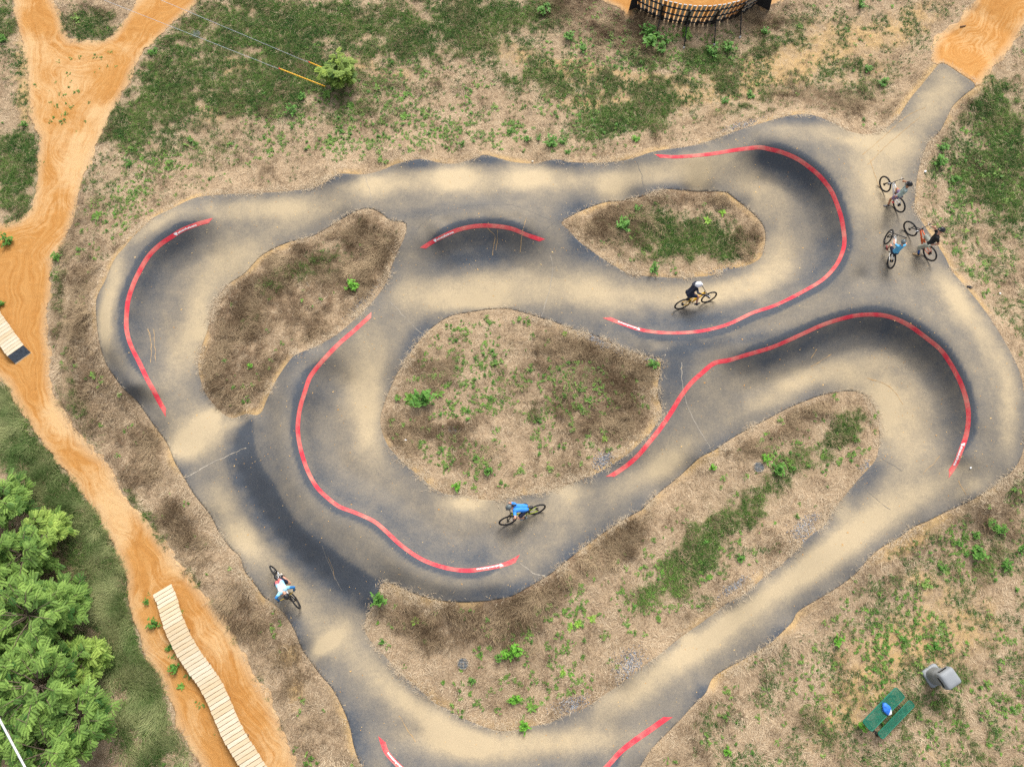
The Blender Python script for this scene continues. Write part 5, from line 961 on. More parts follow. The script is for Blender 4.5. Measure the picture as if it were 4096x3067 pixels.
for A, T_, gpx, lb in ((A1_, T1, (1120, 278), 'lower of two thin guy wires with long yellow guard beside the bushy shrub'), (A2_, T2_, (1240, 250), 'upper of two thin guy wires with yellow guard ending behind the bushy shrub')):
    d = (T_-A); wn_ = empty('guy_wire', A); tag(wn_, lb, 'guy wire', 'guy wires of the utility pole')
    mb = MB(); mb.tube([Vector((0, 0, -.05)), d*.5, d], .008, 6); mb.build('cable', M_WIRE, wn_)
    best = min(np.linspace(0, .6, 241), key=lambda s: abs(proj(*(A+d*s))[0]-gpx[0])); ge = d*best; mb = MB(); n = 60; mb.tube([ge*(i/n) for i in range(n+1)], [.030+.007*math.sin(i*1.9) for i in range(n+1)], 8); mb.build('yellow_guard', M_GUARD, wn_, True)
    mb = MB(); u_ = ge.normalized(); mb.tube([ge, ge+u_*.07], .032, 8); mb.build('guard_tip', M_GRED, wn_)
za = 9.0; pa = Vector((*unproj(0, 2880, za), za)); pb = Vector((*unproj(100, 3067, za), za)); d = (pb-pa).normalized()
mb = MB(); mb.tube([pa-d*30+Vector((0, 0, .8)), pa-d*10, pb+d*10, pb+d*30+Vector((0, 0, .8))], .026, 8); pl_ = mb.build('power_line', smat('pale_cable', (.62, .62, .64), .5, .1, 5), None, True); tag(pl_, 'thick pale overhead cable crossing the bottom left corner', 'cable')

# ------------------------------------------------------------------ drain grates and litter
M_GRATE = smat('grey_grate', (.20, .22, .23), .6, .3, 20); M_DARK = smat('dark_hole', (.006, .006, .007), 1, .1, 10); M_CONC = smat('concrete_collar', (.32, .26, .19), .9, .25, 14)
for px, py, rad, lb in ((783, 137, .20, 'round drain grate in the grass below the upper guy wire'), (1812, 1718, .16, 'round drain grate in straw of the central island'), (3035, 1868, .19, 'round drain grate in straw near the top of the lower right island'), (1852, 2653, .18, 'round drain grate in straw near the bottom of the lower right island')):
    p = gp(px, py); p.z = float(zg(p.x, p.y))+.035; gr_ = empty('drain_grate', p); tag(gr_, lb, 'drain grate', 'drain grates')
    mb = MB(); mb.tube([(rad*1.12*math.cos(a), rad*1.12*math.sin(a), 0) for a in np.linspace(0, 2*math.pi, 24, endpoint=False)], rad*.07, 6, closed=True); mb.build('collar', M_CONC, gr_, True)
    mb = MB(); mb.tube([(0, 0, -.06), (0, 0, -.02)], rad, 20); mb.build('well', M_DARK, gr_)
    for k in range(-3, 4):
        y = k*rad*.27; h = math.sqrt(rad*rad-y*y); mb = MB(); mb.box((0, y, 0), (2*h, rad*.12, .02)); mb.build('bar', M_GRATE, gr_)
M_WHITEL = smat('white_litter', (.80, .82, .84), .5, .1, 20)
def lump(name, px, py, size, mat, label, cat, rz=0, seed=1, dz=0.0):
    p = gp(px, py); mb = MB(); mb.ball((0, 0, 0), size, 14, 8); v = np.array(mb.v); k = 1+.5*(fbm(v[:, 0]*40+seed, v[:, 1]*40+v[:, 2]*30, 1, 2, seed)-.5); mb.v = [tuple(q) for q in v*k[:, None]]
    o = mb.build(name, mat, None, True); o.location = (p.x, p.y, max(float(zg(p.x, p.y)), float(zb(p.x, p.y)))+size[2]*.7+dz); o.rotation_euler = (0, 0, rz); tag(o, label, cat); return o
lump('litter', 1620, 1760, (.07, .035, .03), M_WHITEL, 'white scrap of litter on the left of the central island', 'litter', R(-10), 3)
lump('stone', 2130, 648, (.055, .05, .045), smat('pale_stone', (.70, .62, .50), .8, .15, 20), 'round pale stone at the top edge of the asphalt', 'stone', 0, 4)
lump('litter', 3999, 1174, (.05, .04, .02), M_WHITEL, 'small pale scrap in dry grass beyond the right edge of the track', 'litter', 0, 5)
lump('litter', 3700, 687, (.06, .045, .03), M_WHITEL, 'small pale scrap at the grass edge above the standing riders', 'litter', .5, 6)
lump('litter', 3876, 1149, (.13, .055, .035), smat('black_scrap', (.012, .013, .016), .7, .3, 20), 'crumpled black scrap lying at the right edge of the asphalt', 'litter', R(-15), 7)
lump('stone', 3882, 1871, (.045, .03, .02), M_WHITEL, 'small white stone on asphalt beside the end of the right red line', 'stone', .8, 8)
p0 = gp(3840, 110); p1 = gp(3862, 105); mb = MB(); d_ = p1-p0; mb.tube([Vector(), d_*.5+Vector((0, 0, .01)), d_], [.03, .028, .022], 8); o = mb.build('stick', smat('bark_stick', (.20, .12, .07), .9, .3, 20), None, True); o.location = (p0.x, p0.y, float(zb(p0.x, p0.y))+.03); tag(o, 'short brown stick lying by the clay run at upper right', 'stick')

# ================================================================== VEGETATION
def pick(density, total, lim=VIS):
    """random ground points with the given relative density map"""
    w = (density*lim).ravel().astype(np.float64); w /= w.sum()
    k = rng.choice(w.size, total, p=w); j, i = np.divmod(k, NX)
    return X0+(i+rng.random(total)-.5)*GR, Y0+(j+rng.random(total)-.5)*GR, j, i
def blades(name, x, y, z, az, L, lean, W, colr, mat, label, curl=.35):
    """one bent two-piece blade (3 triangles) for every row"""
    n = len(x); dx, dy = np.cos(az), np.sin(az); px, py = -dy*W/2, dx*W/2; h = L*np.cos(lean); r = L*np.sin(lean)
    b0 = np.stack([x-px, y-py, z], 1); b1 = np.stack([x+px, y+py, z], 1)
    mx_, my_, mz_ = x+dx*r*.45, y+dy*r*.45, z+h*.62
    m0 = np.stack([mx_-px*.7, my_-py*.7, mz_], 1); m1 = np.stack([mx_+px*.7, my_+py*.7, mz_], 1); tp_ = np.stack([x+dx*r*(1+curl*.2), y+dy*r*(1+curl*.2), z+h*(1-curl*.35)], 1)
    V = np.stack([b0, b1, m0, m1, tp_], 1).reshape(-1, 3); k = np.arange(n)[:, None]*5
    F = np.concatenate([k+[0, 1, 3], k+[0, 3, 2], k+[2, 3, 4]], 1).reshape(-1, 3)
    o = np_mesh(name, V, F, mat, smooth=True, colors=np.repeat(colr, 5, 0)); return tag(o, label, kind='stuff')
M_STRAW = tintmat('straw_strands', .9); M_GRASS = tintmat('grass_blades', .75, .25); M_LEAF = tintmat('leaf_blades', .55, .3)
def lerpc(a, b, t): return np.array(a)[None]*(1-t[:, None])+np.array(b)[None]*t[:, None]
# --- straw: flat combed strands
free = np.clip((F_TR+.06)/.1, 0, 1)*np.clip((F_DI+.15)/.25, 0, 1)
dens = free*(1-.85*S_)*(1-.75*G_)*(.35+.9*n2)*(1-.3*B_)
n = 260000; x, y, j, i = pick(dens, n)
fl = fbm(x, y, .55, 3, 91)*math.pi*5 + rng.normal(0, .75, n); L = rng.uniform(.07, .26, n); t = np.clip(fbm(x, y, 1.7, 3, 95)*1.5-.3+rng.normal(0, .28, n), 0, 1)
c = lerpc((.20, .128, .072), (.68, .54, .365), t)*(1-.4*B_[j, i])[:, None]
blades('straw_litter', x, y, zg(x, y)+rng.uniform(.0, .035, n), fl, L, rng.uniform(1.25, 1.55, n), rng.uniform(.007, .015, n), c, M_STRAW, 'loose dry straw strewn over the ground')
# --- pale straw fringe along the asphalt edges
fr = np.exp(-((F_TR-.10)/.16)**2)*np.clip((n2-.4)*5, 0, 1)*np.clip(fbm(XX, YY, .45, 3, 55)*5-2.2, .05, 1); n = 26000; x, y, j, i = pick(fr, n); c = lerpc((.32, .23, .14), (.66, .54, .38), rng.random(n))
blades('straw_fringe', x, y, np.maximum(zg(x, y), zb(x, y)*1.0)+rng.uniform(.005, .04, n), rng.uniform(0, 6.28, n), rng.uniform(.06, .2, n), rng.uniform(1.35, 1.56, n), rng.uniform(.007, .013, n), c, M_STRAW, 'pale straw along the asphalt edge')
# --- dead brown thatch: taller tangled stems
dens = free*B_*np.clip((n1-.25)*2.2, .1, 1)*(1-.6*S_)*np.clip((F_TR-.1)/.2, 0, 1); n = 150000; x, y, j, i = pick(dens, n)
fl = fbm(x, y, .5, 3, 191)*math.pi*6+rng.normal(0, .9, n); t = np.clip(fbm(x, y, 1.3, 3, 195)*1.7-.45+rng.normal(0, .25, n), 0, 1)
blades('dead_thatch', x, y, zg(x, y)+rng.uniform(0, .05, n), fl, rng.uniform(.12, .36, n), rng.uniform(.9, 1.5, n), rng.uniform(.007, .013, n), lerpc((.09, .057, .03), (.44, .325, .195), t), M_STRAW, 'matted brown dead grass on the banks')
# --- green grass in tufts
dens = G_**1.5*np.clip(F_DI/.2+.6, 0, 1); nt_ = 26000; x0, y0, j, i = pick(dens, nt_); k = 10; n = nt_*k
spread = rng.uniform(.02, .07, nt_); x = np.repeat(x0, k)+rng.normal(0, 1, n)*np.repeat(spread, k); y = np.repeat(y0, k)+rng.normal(0, 1, n)*np.repeat(spread, k)
tt = np.repeat(np.clip(fbm(x0, y0, 1.1, 3, 301)*1.6-.3+rng.normal(0, .22, nt_), 0, 1), k); dry = rng.random(n) < .10
c = lerpc((.034, .10, .018), (.16, .28, .055), np.clip(tt+rng.normal(0, .15, n), 0, 1)); c[dry] = (.32, .27, .13)
blades('grass', x, y, zg(x, y), rng.uniform(0, 6.28, n), rng.uniform(.06, .2, n), rng.uniform(.35, 1.25, n), rng.uniform(.008, .016, n), c, M_GRASS, 'short green grass in uneven patches')
# --- sparse small tufts over straw and sand
dens = free*np.clip(mG*1.2+.12+mS*.9, 0, 1)*np.clip((fbm(XX, YY, 1.5, 3, 77)-.42)*5, 0, 1)*np.clip((F_TR-.3)/.3, 0, 1)*(VV < 560)+free*.8*np.clip((fbm(XX, YY, 1.5, 3, 79)-.45)*5, 0, 1)*np.clip((F_TR-.3)/.3, 0, 1)*(F_TR > .3)*((UU > 1500) & (VV > 1180) | (UU > 1980) & (VV > 250)); nt_ = 23000; x0, y0, j, i = pick(dens, nt_); k = 14; n = nt_*k
sp = rng.uniform(.015, .055, nt_); x = np.repeat(x0, k)+rng.normal(0, 1, n)*np.repeat(sp, k); y = np.repeat(y0, k)+rng.normal(0, 1, n)*np.repeat(sp, k)
blades('grass', x, y, zg(x, y), rng.uniform(0, 6.28, n), rng.uniform(.04, .13, n), rng.uniform(.4, 1.3, n), rng.uniform(.008, .016, n), lerpc((.03, .10, .025), (.14, .26, .06), np.clip(np.repeat(rng.random(nt_), k)+rng.normal(0, .1, n), 0, 1)), M_GRASS, 'small scattered grass tufts on straw and sand')
# long lush grass beside the left wood
dens = np.clip(blobs([(60,930,60,90,-20,1.2),(200,1150,50,100,-25,1.2),(250,1330,45,110,-15,1.2),(320,1560,55,110,-20,1.2),(140,1050,60,60,0,1)]), 0, 1)*np.clip(F_DI/.3, 0, 1)*np.clip((n1-.3)*3, .05, 1); n = 60000; x, y, j, i = pick(dens, n)
blades('grass', x, y, zg(x, y), fbm(x, y, .8, 2, 7)*12+rng.normal(0, .6, n), rng.uniform(.15, .42, n), rng.uniform(.6, 1.35, n), rng.uniform(.009, .017, n), lerpc((.085, .155, .036), (.38, .40, .18), np.clip(fbm(x, y, 1.5, 2, 8)*1.5-.25+rng.normal(0, .2, n), 0, 1)), M_GRASS, 'long grass leaning between the path and the left wood')

# --- leaf shapes for weeds, shrubs and trees
def leaf_quads(base, d, up, L, W, fold=.25, seg=2, droop=.2):
    """pointed leaf from base along d; returns verts (list) and faces"""
    d = d/np.linalg.norm(d); s = np.cross(d, up); s /= np.linalg.norm(s)+1e-9; u = np.cross(s, d)
    prof = [(0, .12), (.35, 1.0), (.7, .72), (1.0, .0)] if seg == 2 else [(0, .15), (.45, 1.0), (1.0, 0)]
    V = []; 
    for f, w in prof:
        c_ = base+d*L*f-np.array([0, 0, 1])*droop*L*f*f
        V += [c_-s*W/2*w+u*fold*W/2*w, c_, c_+s*W/2*w+u*fold*W/2*w]
    F = []
    for q in range(len(prof)-1):
        a = q*3; F += [(a, a+1, a+4, a+3), (a+1, a+2, a+5, a+4)]
    return V, F
def plant_mesh(kind, seed):
    """unit weed, about 1 m across; returns verts, faces, colours"""
    r = np.random.default_rng(seed); V = []; F = []; C = []
    def add(v, f, c_):
        b_ = len(V); V.extend(v); F.extend([tuple(q+b_ for q in g_) for g_ in f]); C.extend([c_]*len(v))
    bright = kind.endswith('+')
    if kind[0] == 'a':       # rosette of broad leaves
        nl = r.integers(9, 15)
        for q in range(nl):
            a = q*2.4+r.normal(0, .25); el = r.uniform(.15, .9); L = r.uniform(.34, .56)*(1 if el < .6 else .8); d = np.array([math.cos(a)*math.cos(el), math.sin(a)*math.cos(el), math.sin(el)])
            t = r.random(); c_ = lerpc((.10, .23, .03) if not bright else (.20, .40, .035), (.21, .38, .065) if not bright else (.34, .56, .08), np.array([t]))[0]
            v, f = leaf_quads(np.array([0, 0, .04]), d, np.array([0, 0, 1.]), L, L*r.uniform(.3, .42), .3, 2, .35); add(v, f, c_)
    elif kind[0] == 'b':     # low clump of several little stems with small leaves
        for s_ in range(r.integers(4, 8)):
            a = r.uniform(0, 6.28); rr = r.uniform(.05, .34); c0 = np.array([math.cos(a)*rr, math.sin(a)*rr, 0]); t0 = r.random()
            for q in range(r.integers(5, 10)):
                b2 = r.uniform(0, 6.28); el = r.uniform(-.1, .9); d = np.array([math.cos(b2)*math.cos(el), math.sin(b2)*math.cos(el), math.sin(el)]); L = r.uniform(.12, .24)
                c_ = lerpc((.09, .20, .033), (.26, .39, .09), np.array([np.clip(t0+r.normal(0, .2), 0, 1)]))[0]
                v, f = leaf_quads(c0+np.array([0, 0, r.uniform(.03, .2)]), d, np.array([0, 0, 1.]), L, L*r.uniform(.4, .6), .25, 1, .25); add(v, f, c_)
    else:                    # c: bushy upright plant with many fine leaves
        for s_ in range(r.integers(9, 14)):
            a = r.uniform(0, 6.28); ln = r.uniform(.2, 1.1); dd = np.array([math.cos(a)*math.sin(ln)*.8, math.sin(a)*math.sin(ln)*.8, math.cos(ln)]); H_ = r.uniform(.4, .62); t0 = r.random()
            for q in range(r.integers(9, 14)):
                f_ = r.uniform(.15, 1); p = dd*H_*f_; b2 = r.uniform(0, 6.28); el = r.uniform(-.3, .7); d = np.array([math.cos(b2)*math.cos(el), math.sin(b2)*math.cos(el), math.sin(el)]); L = r.uniform(.09, .19)
                c_ = lerpc((.04, .14, .022), (.15, .33, .055), np.array([np.clip(.25*t0+.75*f_+r.normal(0, .15), 0, 1)]))[0]
                if bright: c_ = c_*np.array([1.35, 1.45, .9])
                v, f = leaf_quads(p, d, np.array([0, 0, 1.]), L, L*r.uniform(.38, .55), .2, 1, .3); add(v, f, c_)
    return np.array(V), np.array(F), np.array(C)
protos = {}
for kd in ('a', 'a+', 'b', 'c', 'c+'):
    lst = []
    for q in range(5):
        V_, F_, C_ = plant_mesh(kd, 1000+q*17+ord(kd[0])); me = np_mesh('weed', V_, F_, M_LEAF, colors=C_); lst.append(me.data); bpy.data.objects.remove(me)
    protos[kd] = lst
WEEDS = {
 (1024, 0, .6184): 'a785,575,60 a620,690,60 b680,735,50 a965,612,50 a935,645,40 a955,755,60 b690,810,45 b800,780,50 b610,830,50 b560,860,40 b590,905,50 b690,900,50 b740,950,50 b800,980,45 b1040,710,45 b1090,755,60 b1160,745,45 b1230,440,40 b1440,555,50 b1090,460,50 c1335,940,50 b370,820,45 b830,1040,70 b480,930,60 c240,730,90 a460,610,80 b420,645,60 c300,635,60 b1550,700,60 b1510,730,50 b1180,830,45 b1080,920,50 c1645,855,50',
 (2048, 0, .6184): 'c900,270,150 c860,220,90 c990,280,80 a1120,215,100 c370,250,80 c210,80,90 c250,940,100 c170,900,50 c330,930,60 c100,905,50 c360,990,40 c235,655,30 b280,740,60 c1290,350,90 c1400,320,90 c+800,905,50 a+1360,1375,55 a+1265,1430,65 c805,1360,60 c720,1470,110 c1540,625,60 c1370,665,60 b80,690,40 b400,800,60 c460,330,60 c960,330,80 c1630,215,60 b560,1480,25 b710,1640,30',
 (3072, 0, .6184): 'c640,460,60 c740,545,70 a205,170,50 c600,40,80 c1120,960,80 c1100,1060,90 c1200,1165,60 a1280,850,40 b1360,1070,60 b1490,1130,80 b1400,1130,60 b1540,1300,60 b1180,1360,60 b1330,1430,60 a+1270,1500,50 b1480,1390,40 b1610,1530,50 b1350,1560,50 b1010,1265,30 b1450,940,30',
 (0, 0, .6184): 'c25,265,60 b500,130,70 c60,1570,100 b400,785,45 c850,1065,60 b1100,1080,80 a640,1400,80 b540,1490,60 b520,1620,70 b600,1590,50 b840,980,60 c1000,345,60 b1500,940,80 b1240,920,90 b440,480,40 b495,600,40 b420,740,40 b230,550,35 b370,685,35 b615,365,40 c165,810,50 b715,340,30 b660,375,30 b520,370,30 b380,398,30 b455,380,28 b455,695,30 b410,620,30 b330,790,30',
 (0, 1024, .6184): 'a610,770,60 b660,800,50 b770,890,40 b+850,1100,45 b1600,935,60 b1205,1600,50 c+1620,715,40 b160,1155,50 c375,10,70 b360,130,60 c10,310,60',
 (1024, 1024, .6184): 'c+625,205,90 c1075,930,150 a1000,920,100 a1180,890,80 a1240,835,60 a920,920,60 b1160,775,60 b1500,420,70 b1550,680,90 b1620,625,50 b1480,700,50 a1455,1330,90 b1420,1425,60 b1190,1265,60 c+1305,1490,70 c1500,1390,70 b1415,1500,50 b1070,1215,60 b1240,1360,60 b905,1175,60 b885,1085,60 b1270,990,50 b1080,1110,50 b1240,450,50 b1265,540,50 b1425,1015,50 b1560,1130,50 b1550,1190,60 b1590,1470,60 b1010,1070,50 a1210,760,45 b1020,800,50 b75,480,35 b1175,520,40 b1330,430,40',
 (2048, 1024, .6184): 'a+340,505,45 c915,705,70 b615,765,45 b440,840,70 b500,930,60 b450,995,70 a590,1130,70 a+600,1180,55 b360,880,80 b520,950,50 b380,1110,60 b240,1365,60 b40,420,70 b100,420,50 b290,820,60 b495,1145,50 b60,1375,60 b210,1230,50 b330,1235,60 b260,1260,40 c+1295,1370,50 b1370,1430,50 c+1640,1310,70 c920,90,90 b1050,100,60 b780,20,40 b430,690,50 b650,1140,35',
 (3072, 1024, .6184): 'b560,1190,50 a540,1290,60 c60,1380,100 b30,1300,60 b1390,255,50 b1590,1500,80 b1580,1600,60 b440,915,50 b85,1065,50 b690,1030,60 b360,1395,50 b1600,465,30 b695,1140,30 b205,1605,30',
 (1024, 2048, .6154): 'c805,575,115 a+1038,705,65 c825,845,50 b860,880,40 b905,610,30 b1400,635,40 b1335,635,35 b1165,655,30 c1580,945,60 c+1640,925,90 a1455,935,50 b1450,890,60 b965,1000,35 a1215,1105,40 c1405,1095,50 b1280,1265,60 b1340,1300,60 b1580,1290,50 b1465,1275,35 b300,1220,50 b285,1300,50 b350,1600,80 b380,1640,70 b150,720,40 b105,750,50 b30,780,30 a+1335,1025,38 c+1650,1220,50 b110,645,30 b625,1640,40',
 (2048, 2048, .6154): 'a+520,690,58 a+425,730,58 a+380,750,58 c+20,900,100 c+25,1215,70 c+80,1385,90 a125,1265,90 b745,725,60 b875,650,45 b605,805,60 a+330,1040,50 b245,950,40 b130,1090,50 b40,1095,50 b450,1100,60 b515,1075,50 b90,985,50 b1590,960,60 c1480,300,60 b1400,1170,70 b1410,1260,50 b1380,1320,60 b1250,1480,90 c+1395,1550,60 b1600,1340,50 b1450,1130,45 b1640,1150,60 b1000,1610,50 b1230,460,60 a1290,420,50 b575,660,50 b300,800,60 b400,850,40 b335,900,50 b1080,610,40 b1220,615,50',
 (3072, 2048, .6154): 'c+445,835,85 c1125,370,60 c1350,270,110 b1010,470,90 b980,265,50 b685,635,40 b510,620,50 b500,715,40 b565,445,30 b285,1045,40 b885,840,70 c1085,870,70 b1180,880,60 b1430,660,50 b1500,1020,50 c+600,1385,70 b1090,1515,50 b210,950,60 b300,880,50 b170,1090,60 b85,1040,50 b250,1200,50 b105,1370,40 b60,1490,50 b125,1525,40 b640,1620,50 b1000,1580,60 b1150,1630,60 b1640,1260,60 c1540,340,90 c1640,240,80 c1240,200,60 c1340,150,60 c1450,90,80 c1520,120,70 b1450,380,60 b1390,1330,70 b1460,1230,50 b350,1210,50 b430,1290,60 b740,940,80 b1400,1130,80 b760,1000,60 b980,1000,80 b1050,960,60 c185,30,40',
 (0, 2048, .6154): 'c1010,730,90 c1140,1010,80 c1105,880,50 c955,585,50 a1180,1130,60 b1280,1240,40 b1310,1265,40 b610,90,60 b655,65,50 b830,520,30 b965,530,25 b1215,1070,45 b1120,940,45 b1395,1445,25 b1075,30,35 b1220,215,30 b1260,155,25 b1180,640,28'}
def region_of(u, v):     # words for where a weed stands (view coordinates)
    from_poly = lambda P: sum(((y1 > v) != (y2 > v)) and (u < (x2-x1)*(v-y1)/(y2-y1)+x1) for (x1, y1), (x2, y2) in zip(P, P[1:]+P[:1])) % 2 == 1
    for P, w in ((ISL_A, 'brown left island'), (ISL_B, 'grassy upper right island'), (ISL_C, 'central island'), (ISL_D, 'long lower island')):
        if from_poly(P): return w
    if v < 400 and u > 1900: return 'slope beside the ramp'
    if v < 130 and 1080 < u < 1900: return 'bank below the wooden wall'
    if v < 450 and u < 560: return 'field by the forked path'
    if v < 420: return 'field above the track'
    if u > 1500 and v > 1000: return 'picnic field'
    if u > 1900: return 'slope by the standing riders'
    if u < 420 and v > 1000: return 'boardwalk verge'
    return 'left verge of the track'
KINDW = {'a': 'broad leaved weed', 'a+': 'bright rosette weed', 'b': 'small leaved weed', 'b+': 'small leaved weed', 'c': 'dark bushy weed', 'c+': 'bright bushy weed'}; weed_list = []
wi = 0
for (ox, oy, sc_), txt in WEEDS.items():
    for tok in txt.split():
        kd = tok[0]+('+' if tok[1] == '+' else ''); xs_ = tok[len(kd):].split(','); px, py, dm = ox+float(xs_[0])*sc_, oy+float(xs_[1])*sc_, float(xs_[2])*sc_
        p = gp(px, py); scale_m = dm/(FPX*(CT-(1533.5-py)/FPX*ST)/CAM_H)
        kk = kd if kd in protos else kd[0]; o = bpy.data.objects.new('weed', protos[kk][wi % 5]); link(o); s_ = scale_m*1.4
        o.location = (p.x, p.y, max(float(zg(p.x, p.y)), float(zb(p.x, p.y))-.02)-.005); o.rotation_euler = (0, 0, wi*2.399); o.scale = (s_, s_, s_*(.8 if kk[0] == 'b' else 1.0)); reg = region_of(px/VS, py/VS)
        weed_list.append((o, KINDW[kd], reg, px, py)); wi += 1
# label every weed by its place: region, part of the region, then order from the left
ORD = ['leftmost', 'second from left', 'third from left', 'fourth from left', 'fifth from left', 'sixth from left', 'seventh from left', 'eighth from left', 'ninth from left', 'tenth from left', 'eleventh from left', 'twelfth from left']
for reg in sorted({w[2] for w in weed_list}):
    W_ = [w for w in weed_list if w[2] == reg]; xs = sorted(w[3] for w in W_); ys = sorted(w[4] for w in W_); q3 = lambda a, v: min(2, int(3*a.index(v)/len(a))); cells = {}
    for w in W_: cells.setdefault((w[1], (('upper', 'middle', 'lower')[q3(ys, w[4])]+' '+('left', 'centre', 'right')[q3(xs, w[3])])), []).append(w)
    for (kd, cell), L_ in cells.items():
        L_.sort(key=lambda w: w[3])
        for q, w in enumerate(L_):
            how = '' if len(L_) == 1 else (ORD[q] if q < len(L_)-1 else 'rightmost')+' '
            tag(w[0], how+kd+', '+cell+' of the '+reg, 'weed', kd+'s of the '+reg)
# small ground-cover weeds nobody could count
free2 = free*np.clip((F_TR-.3)/.4, 0, 1)*np.clip(F_DI/.3, 0, 1); dens = free2*(mW+.035)*np.clip((fbm(XX, YY, .9, 3, 401)-.4)*4, .02, 1)+.05*np.clip(blobs([(150,190,50,45,0,1),(140,280,35,60,15,1),(215,135,50,22,0,1)]), 0, 1); nw = 5600; x, y, j, i = pick(dens, nw); VA = []; FA = []; CA = []; nv = 0; U_ = UU[j, i]; V_i = VV[j, i]
for q in range(nw):
    me = plant_cache[q % 12] if 'plant_cache' in globals() else None
    if me is None:
        plant_cache = [plant_mesh(kd_, 500+h_) for h_, kd_ in enumerate(('b', 'b', 'b', 'a', 'b', 'b', 'c', 'b', 'a', 'b', 'b', 'b'))]; me = plant_cache[q % 12]
    V_, F_, C_ = me; s_ = rng.uniform(.13, .34)*(.75 if U_[q] < 300 and V_i[q] < 380 else 1); a = rng.uniform(0, 6.28); ca, sa = math.cos(a), math.sin(a)
    W_ = np.stack([V_[:, 0]*ca-V_[:, 1]*sa, V_[:, 0]*sa+V_[:, 1]*ca, V_[:, 2]*.8], 1)*s_+np.array([x[q], y[q], max(float(zg(x[q], y[q])), float(zb(x[q], y[q]))-.02)])
    VA.append(W_); FA.append(F_+nv); CA.append(C_*rng.uniform(.75, 1.25)); nv += len(V_)
tag(np_mesh('ground_cover', np.vstack(VA), np.vstack(FA), M_LEAF, colors=np.vstack(CA)), 'small green weeds sprinkled over straw and grass', kind='stuff')

# --- trees and the bushy shrub: feathered compound leaves on real branches
M_BARK = smat('bark', (.17, .13, .09), .9, .35, 14)
def compound_leaf(base, d, up, L, nl, lw, c0, droop, out):
    V, F, C = out; d = d/np.linalg.norm(d); s = np.cross(d, up); s /= np.linalg.norm(s)+1e-9
    for q in range(nl):
        f = (q+1)/(nl+.5); p = base+d*L*f-np.array([0, 0, 1.])*droop*L*f*f; ll = lw*(1.15-.55*abs(f-.45))
        for sg in (-1, 1):
            e = s*sg*.93+d*.42; e = e/np.linalg.norm(e); w = np.cross(e, up); w = w/(np.linalg.norm(w)+1e-9)*ll*.22; b_ = len(V)
            m_ = p+e*ll*.5-np.array([0, 0, .12*ll]); V += [p, m_-w, p+e*ll-np.array([0, 0, .3*ll]), m_+w]; F.append((b_, b_+1, b_+2, b_+3)); C += [c0*(.92+.16*((q*7+sg) % 3)/2)]*4
    b_ = len(V); p = base+d*L-np.array([0, 0, droop*L]); V += [base-s*.003, base+s*.003, p+s*.002, p-s*.002]; F.append((b_, b_+1, b_+2, b_+3)); C += [np.array([.12, .14, .05])]*4
def make_tree(name, label, cat, base, height, rad, nbr, nleaf, Lleaf, nl, lw, ca, cb, seed, group=None, flat=1.0):
    r = np.random.default_rng(seed); root = empty(name, base); tag(root, label, cat, group)
    tr = MB(); out = ([], [], []); up = np.array([0, 0, 1.])
    bend = Vector((r.normal(0, .08), r.normal(0, .08), 1)); trunk_top = bend*height*.62
    tr.tube([Vector((0, 0, -.1)), trunk_top*.5+Vector((r.normal(0, .04), r.normal(0, .04), 0)), trunk_top], [.035*height**.7, .028*height**.7, .014*height**.7], 8)
    lb = MB()
    for k in range(nbr):
        a = k*2.399+r.normal(0, .3); f = r.uniform(.25, 1.0); st_ = trunk_top*f; el = r.uniform(.15, 1.2)*(1-.3*flat)
        ln = rad*r.uniform(.6, 1.12)*(1 if el < .8 else .8); tip = st_+Vector((math.cos(a)*math.cos(el)*ln, math.sin(a)*math.cos(el)*ln, math.sin(el)*ln*.9+height*.10)); mid_ = st_.lerp(tip, .5)+Vector((0, 0, .08*ln))
        lb.tube([st_, mid_, tip], [.014*height**.5, .009*height**.5, .004], 5)
        cb_ = r.random()
        for q in range(nleaf):
            g_ = r.uniform(.3, 1.0)**.7; p = np.array(st_.lerp(mid_, g_*2) if g_ < .5 else mid_.lerp(tip, g_*2-1)); az = a+r.normal(0, 1.3) if q > 2 else a+(q-1)*.5
            e2 = r.uniform(-.15, .6); d = np.array([math.cos(az)*math.cos(e2), math.sin(az)*math.cos(e2), math.sin(e2)])
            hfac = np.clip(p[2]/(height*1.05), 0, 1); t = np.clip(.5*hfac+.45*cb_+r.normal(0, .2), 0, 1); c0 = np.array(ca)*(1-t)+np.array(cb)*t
            compound_leaf(p, d, up, Lleaf*r.uniform(.75, 1.2), nl, lw, c0, r.uniform(.1, .4), out)
    tr.build('trunk', M_BARK, root, True); lb.build('branches', M_BARK, root, True)
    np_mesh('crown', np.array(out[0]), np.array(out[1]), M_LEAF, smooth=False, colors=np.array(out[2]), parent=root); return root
bp_ = gp(1372, 330); make_tree('shrub', 'bushy green shrub with feathered leaves beside the yellow wire guards', 'shrub', (bp_.x, bp_.y, float(zg(bp_.x, bp_.y))), 1.3, .72, 48, 12, .32, 8, .11, (.03, .10, .022), (.36, .48, .08), 5)
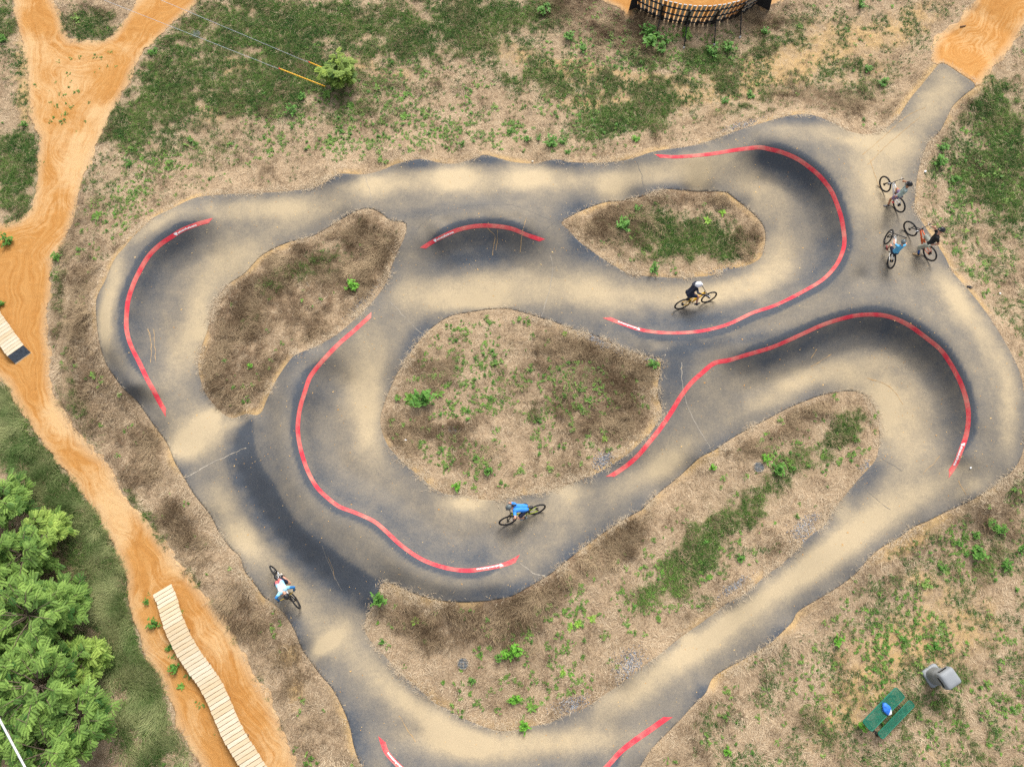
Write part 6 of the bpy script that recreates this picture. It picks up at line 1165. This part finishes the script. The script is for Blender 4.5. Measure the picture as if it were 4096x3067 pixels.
TREES = [((70, 1190), 2.0, 1.25, 'young feathery leaved tree nearest the clay path in the left wood'), ((30, 1080), 1.9, 1.0, 'small feathery tree at the upper end of the left wood'), ((120, 1140), 1.5, .8, 'pale sapling at the upper right of the left wood'), ((150, 1310), 1.9, 1.05, 'tree with spreading sprays jutting right in the middle of the left wood'),
         ((60, 1330), 2.9, 1.6, 'tall dense tree in the middle of the left wood'), ((100, 1480), 3.0, 1.6, 'largest leafy tree near the bottom left corner'), ((20, 1560), 3.2, 1.7, 'leafy tree under the overhead cable in the bottom left corner'), ((190, 1560), 2.4, 1.25, 'leafy tree at the lower right end of the left wood'), ((200, 1430), 1.5, .75, 'small yellow green sapling at the right side of the left wood'), ((110, 1640), 2.8, 1.5, 'leafy tree cut by the bottom edge of the picture'), ((-40, 1220), 2.6, 1.5, 'leafy tree cut by the left edge of the picture'), ((-50, 1420), 3.0, 1.7, 'tall tree at the left edge above the overhead cable')]
for k, ((u, v), h_, r_, lb) in enumerate(TREES):
    x, y = unproj((u-30)*VS, v*VS, h_*.75); z_ = float(zg(x, y)); lt_ = k in (2, 8)
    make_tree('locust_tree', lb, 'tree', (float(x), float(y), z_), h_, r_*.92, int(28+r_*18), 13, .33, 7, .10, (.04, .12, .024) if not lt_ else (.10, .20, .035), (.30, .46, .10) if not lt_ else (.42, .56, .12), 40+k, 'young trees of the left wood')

# ------------------------------------------------------------------ gravel patches, stray leaves
def stones(name, label, cx, cy, rx, ry, ang_, n, smin, smax, pal):
    P = rng.normal(0, .55, (n, 2)); ca, sa = math.cos(R(ang_)), math.sin(R(ang_)); u = cx+(P[:, 0]*rx*ca-P[:, 1]*ry*sa); v = cy+(P[:, 0]*rx*sa+P[:, 1]*ry*ca)
    w = view_to_world(np.stack([u, v], 1)); VA = []; FA = []; CA = []; octv = np.array([(1, 0, 0), (0, 1, 0), (-1, 0, 0), (0, -1, 0), (0, 0, 1), (0, 0, -1)], float); octf = np.array([(0, 1, 4), (1, 2, 4), (2, 3, 4), (3, 0, 4), (1, 0, 5), (2, 1, 5), (3, 2, 5), (0, 3, 5)])
    z = zg(w[:, 0], w[:, 1]); k = 0
    for q in range(n):
        s = rng.uniform(smin, smax)*rng.uniform(.7, 1.2, 3); a = rng.uniform(0, 6.28); V_ = octv*s*rng.uniform(.8, 1.2, (6, 1)); V_ = np.stack([V_[:, 0]*math.cos(a)-V_[:, 1]*math.sin(a), V_[:, 0]*math.sin(a)+V_[:, 1]*math.cos(a), V_[:, 2]*.7], 1)
        VA.append(V_+np.array([w[q, 0], w[q, 1], z[q]+.01])); FA.append(octf+k*6); k += 1; c0 = np.array(pal[q % len(pal)])*rng.uniform(.7, 1.25); CA.append(np.repeat(c0[None], 6, 0))
    tag(np_mesh(name, np.vstack(VA), np.vstack(FA), M_STRAW, smooth=False, colors=np.vstack(CA)), label, kind='stuff')
GP = [(.22, .24, .28), (.32, .34, .37), (.14, .155, .18), (.42, .41, .40)]
for cx, cy, rx, ry, a, n in [(1600, 271, 42, 7, -17, 500), (1293, 737, 55, 12, 27, 700), (1303, 994, 24, 16, -40, 450), (1359, 1436, 26, 38, 30, 700), (1232, 1524, 34, 16, -20, 600), (1588, 1264, 32, 9, -35, 350), (1739, 1139, 36, 18, -42, 700), (783, 650, 42, 9, -47, 350), (1567, 584, 36, 6, -8, 300), (1405, 776, 20, 5, 10, 120), (1870, 1005, 14, 8, -50, 90)]:
    stones('gravel', 'blue grey crushed gravel spilling from the asphalt edge', cx, cy, rx, ry, a, n, .012, .03, GP)
dens = np.clip(-F_TR/.1, 0, 1)*(.25+fbm(XX, YY, .6, 2, 501)); n = 1700; x, y, j, i = pick(dens, n); az = rng.uniform(0, 6.28, n); sz = rng.uniform(.010, .030, n)*(1+.8*(rng.random(n) < .08)); z = zb(x, y)+.006
dx, dy = np.cos(az)*sz, np.sin(az)*sz; V_ = np.stack([np.stack([x-dx, y-dy, z], 1), np.stack([x-dy*.45, y+dx*.45, z+.004], 1), np.stack([x+dx, y+dy, z+.003], 1), np.stack([x+dy*.45, y-dx*.45, z+.004], 1)], 1).reshape(-1, 3)
tag(np_mesh('fallen_leaves', V_, np.arange(n*4).reshape(-1, 4), M_STRAW, smooth=False, colors=np.repeat(lerpc((.50, .24, .06), (.72, .52, .24), rng.random(n)), 4, 0)), 'tiny orange leaves and crumbs of clay on the asphalt', kind='stuff')
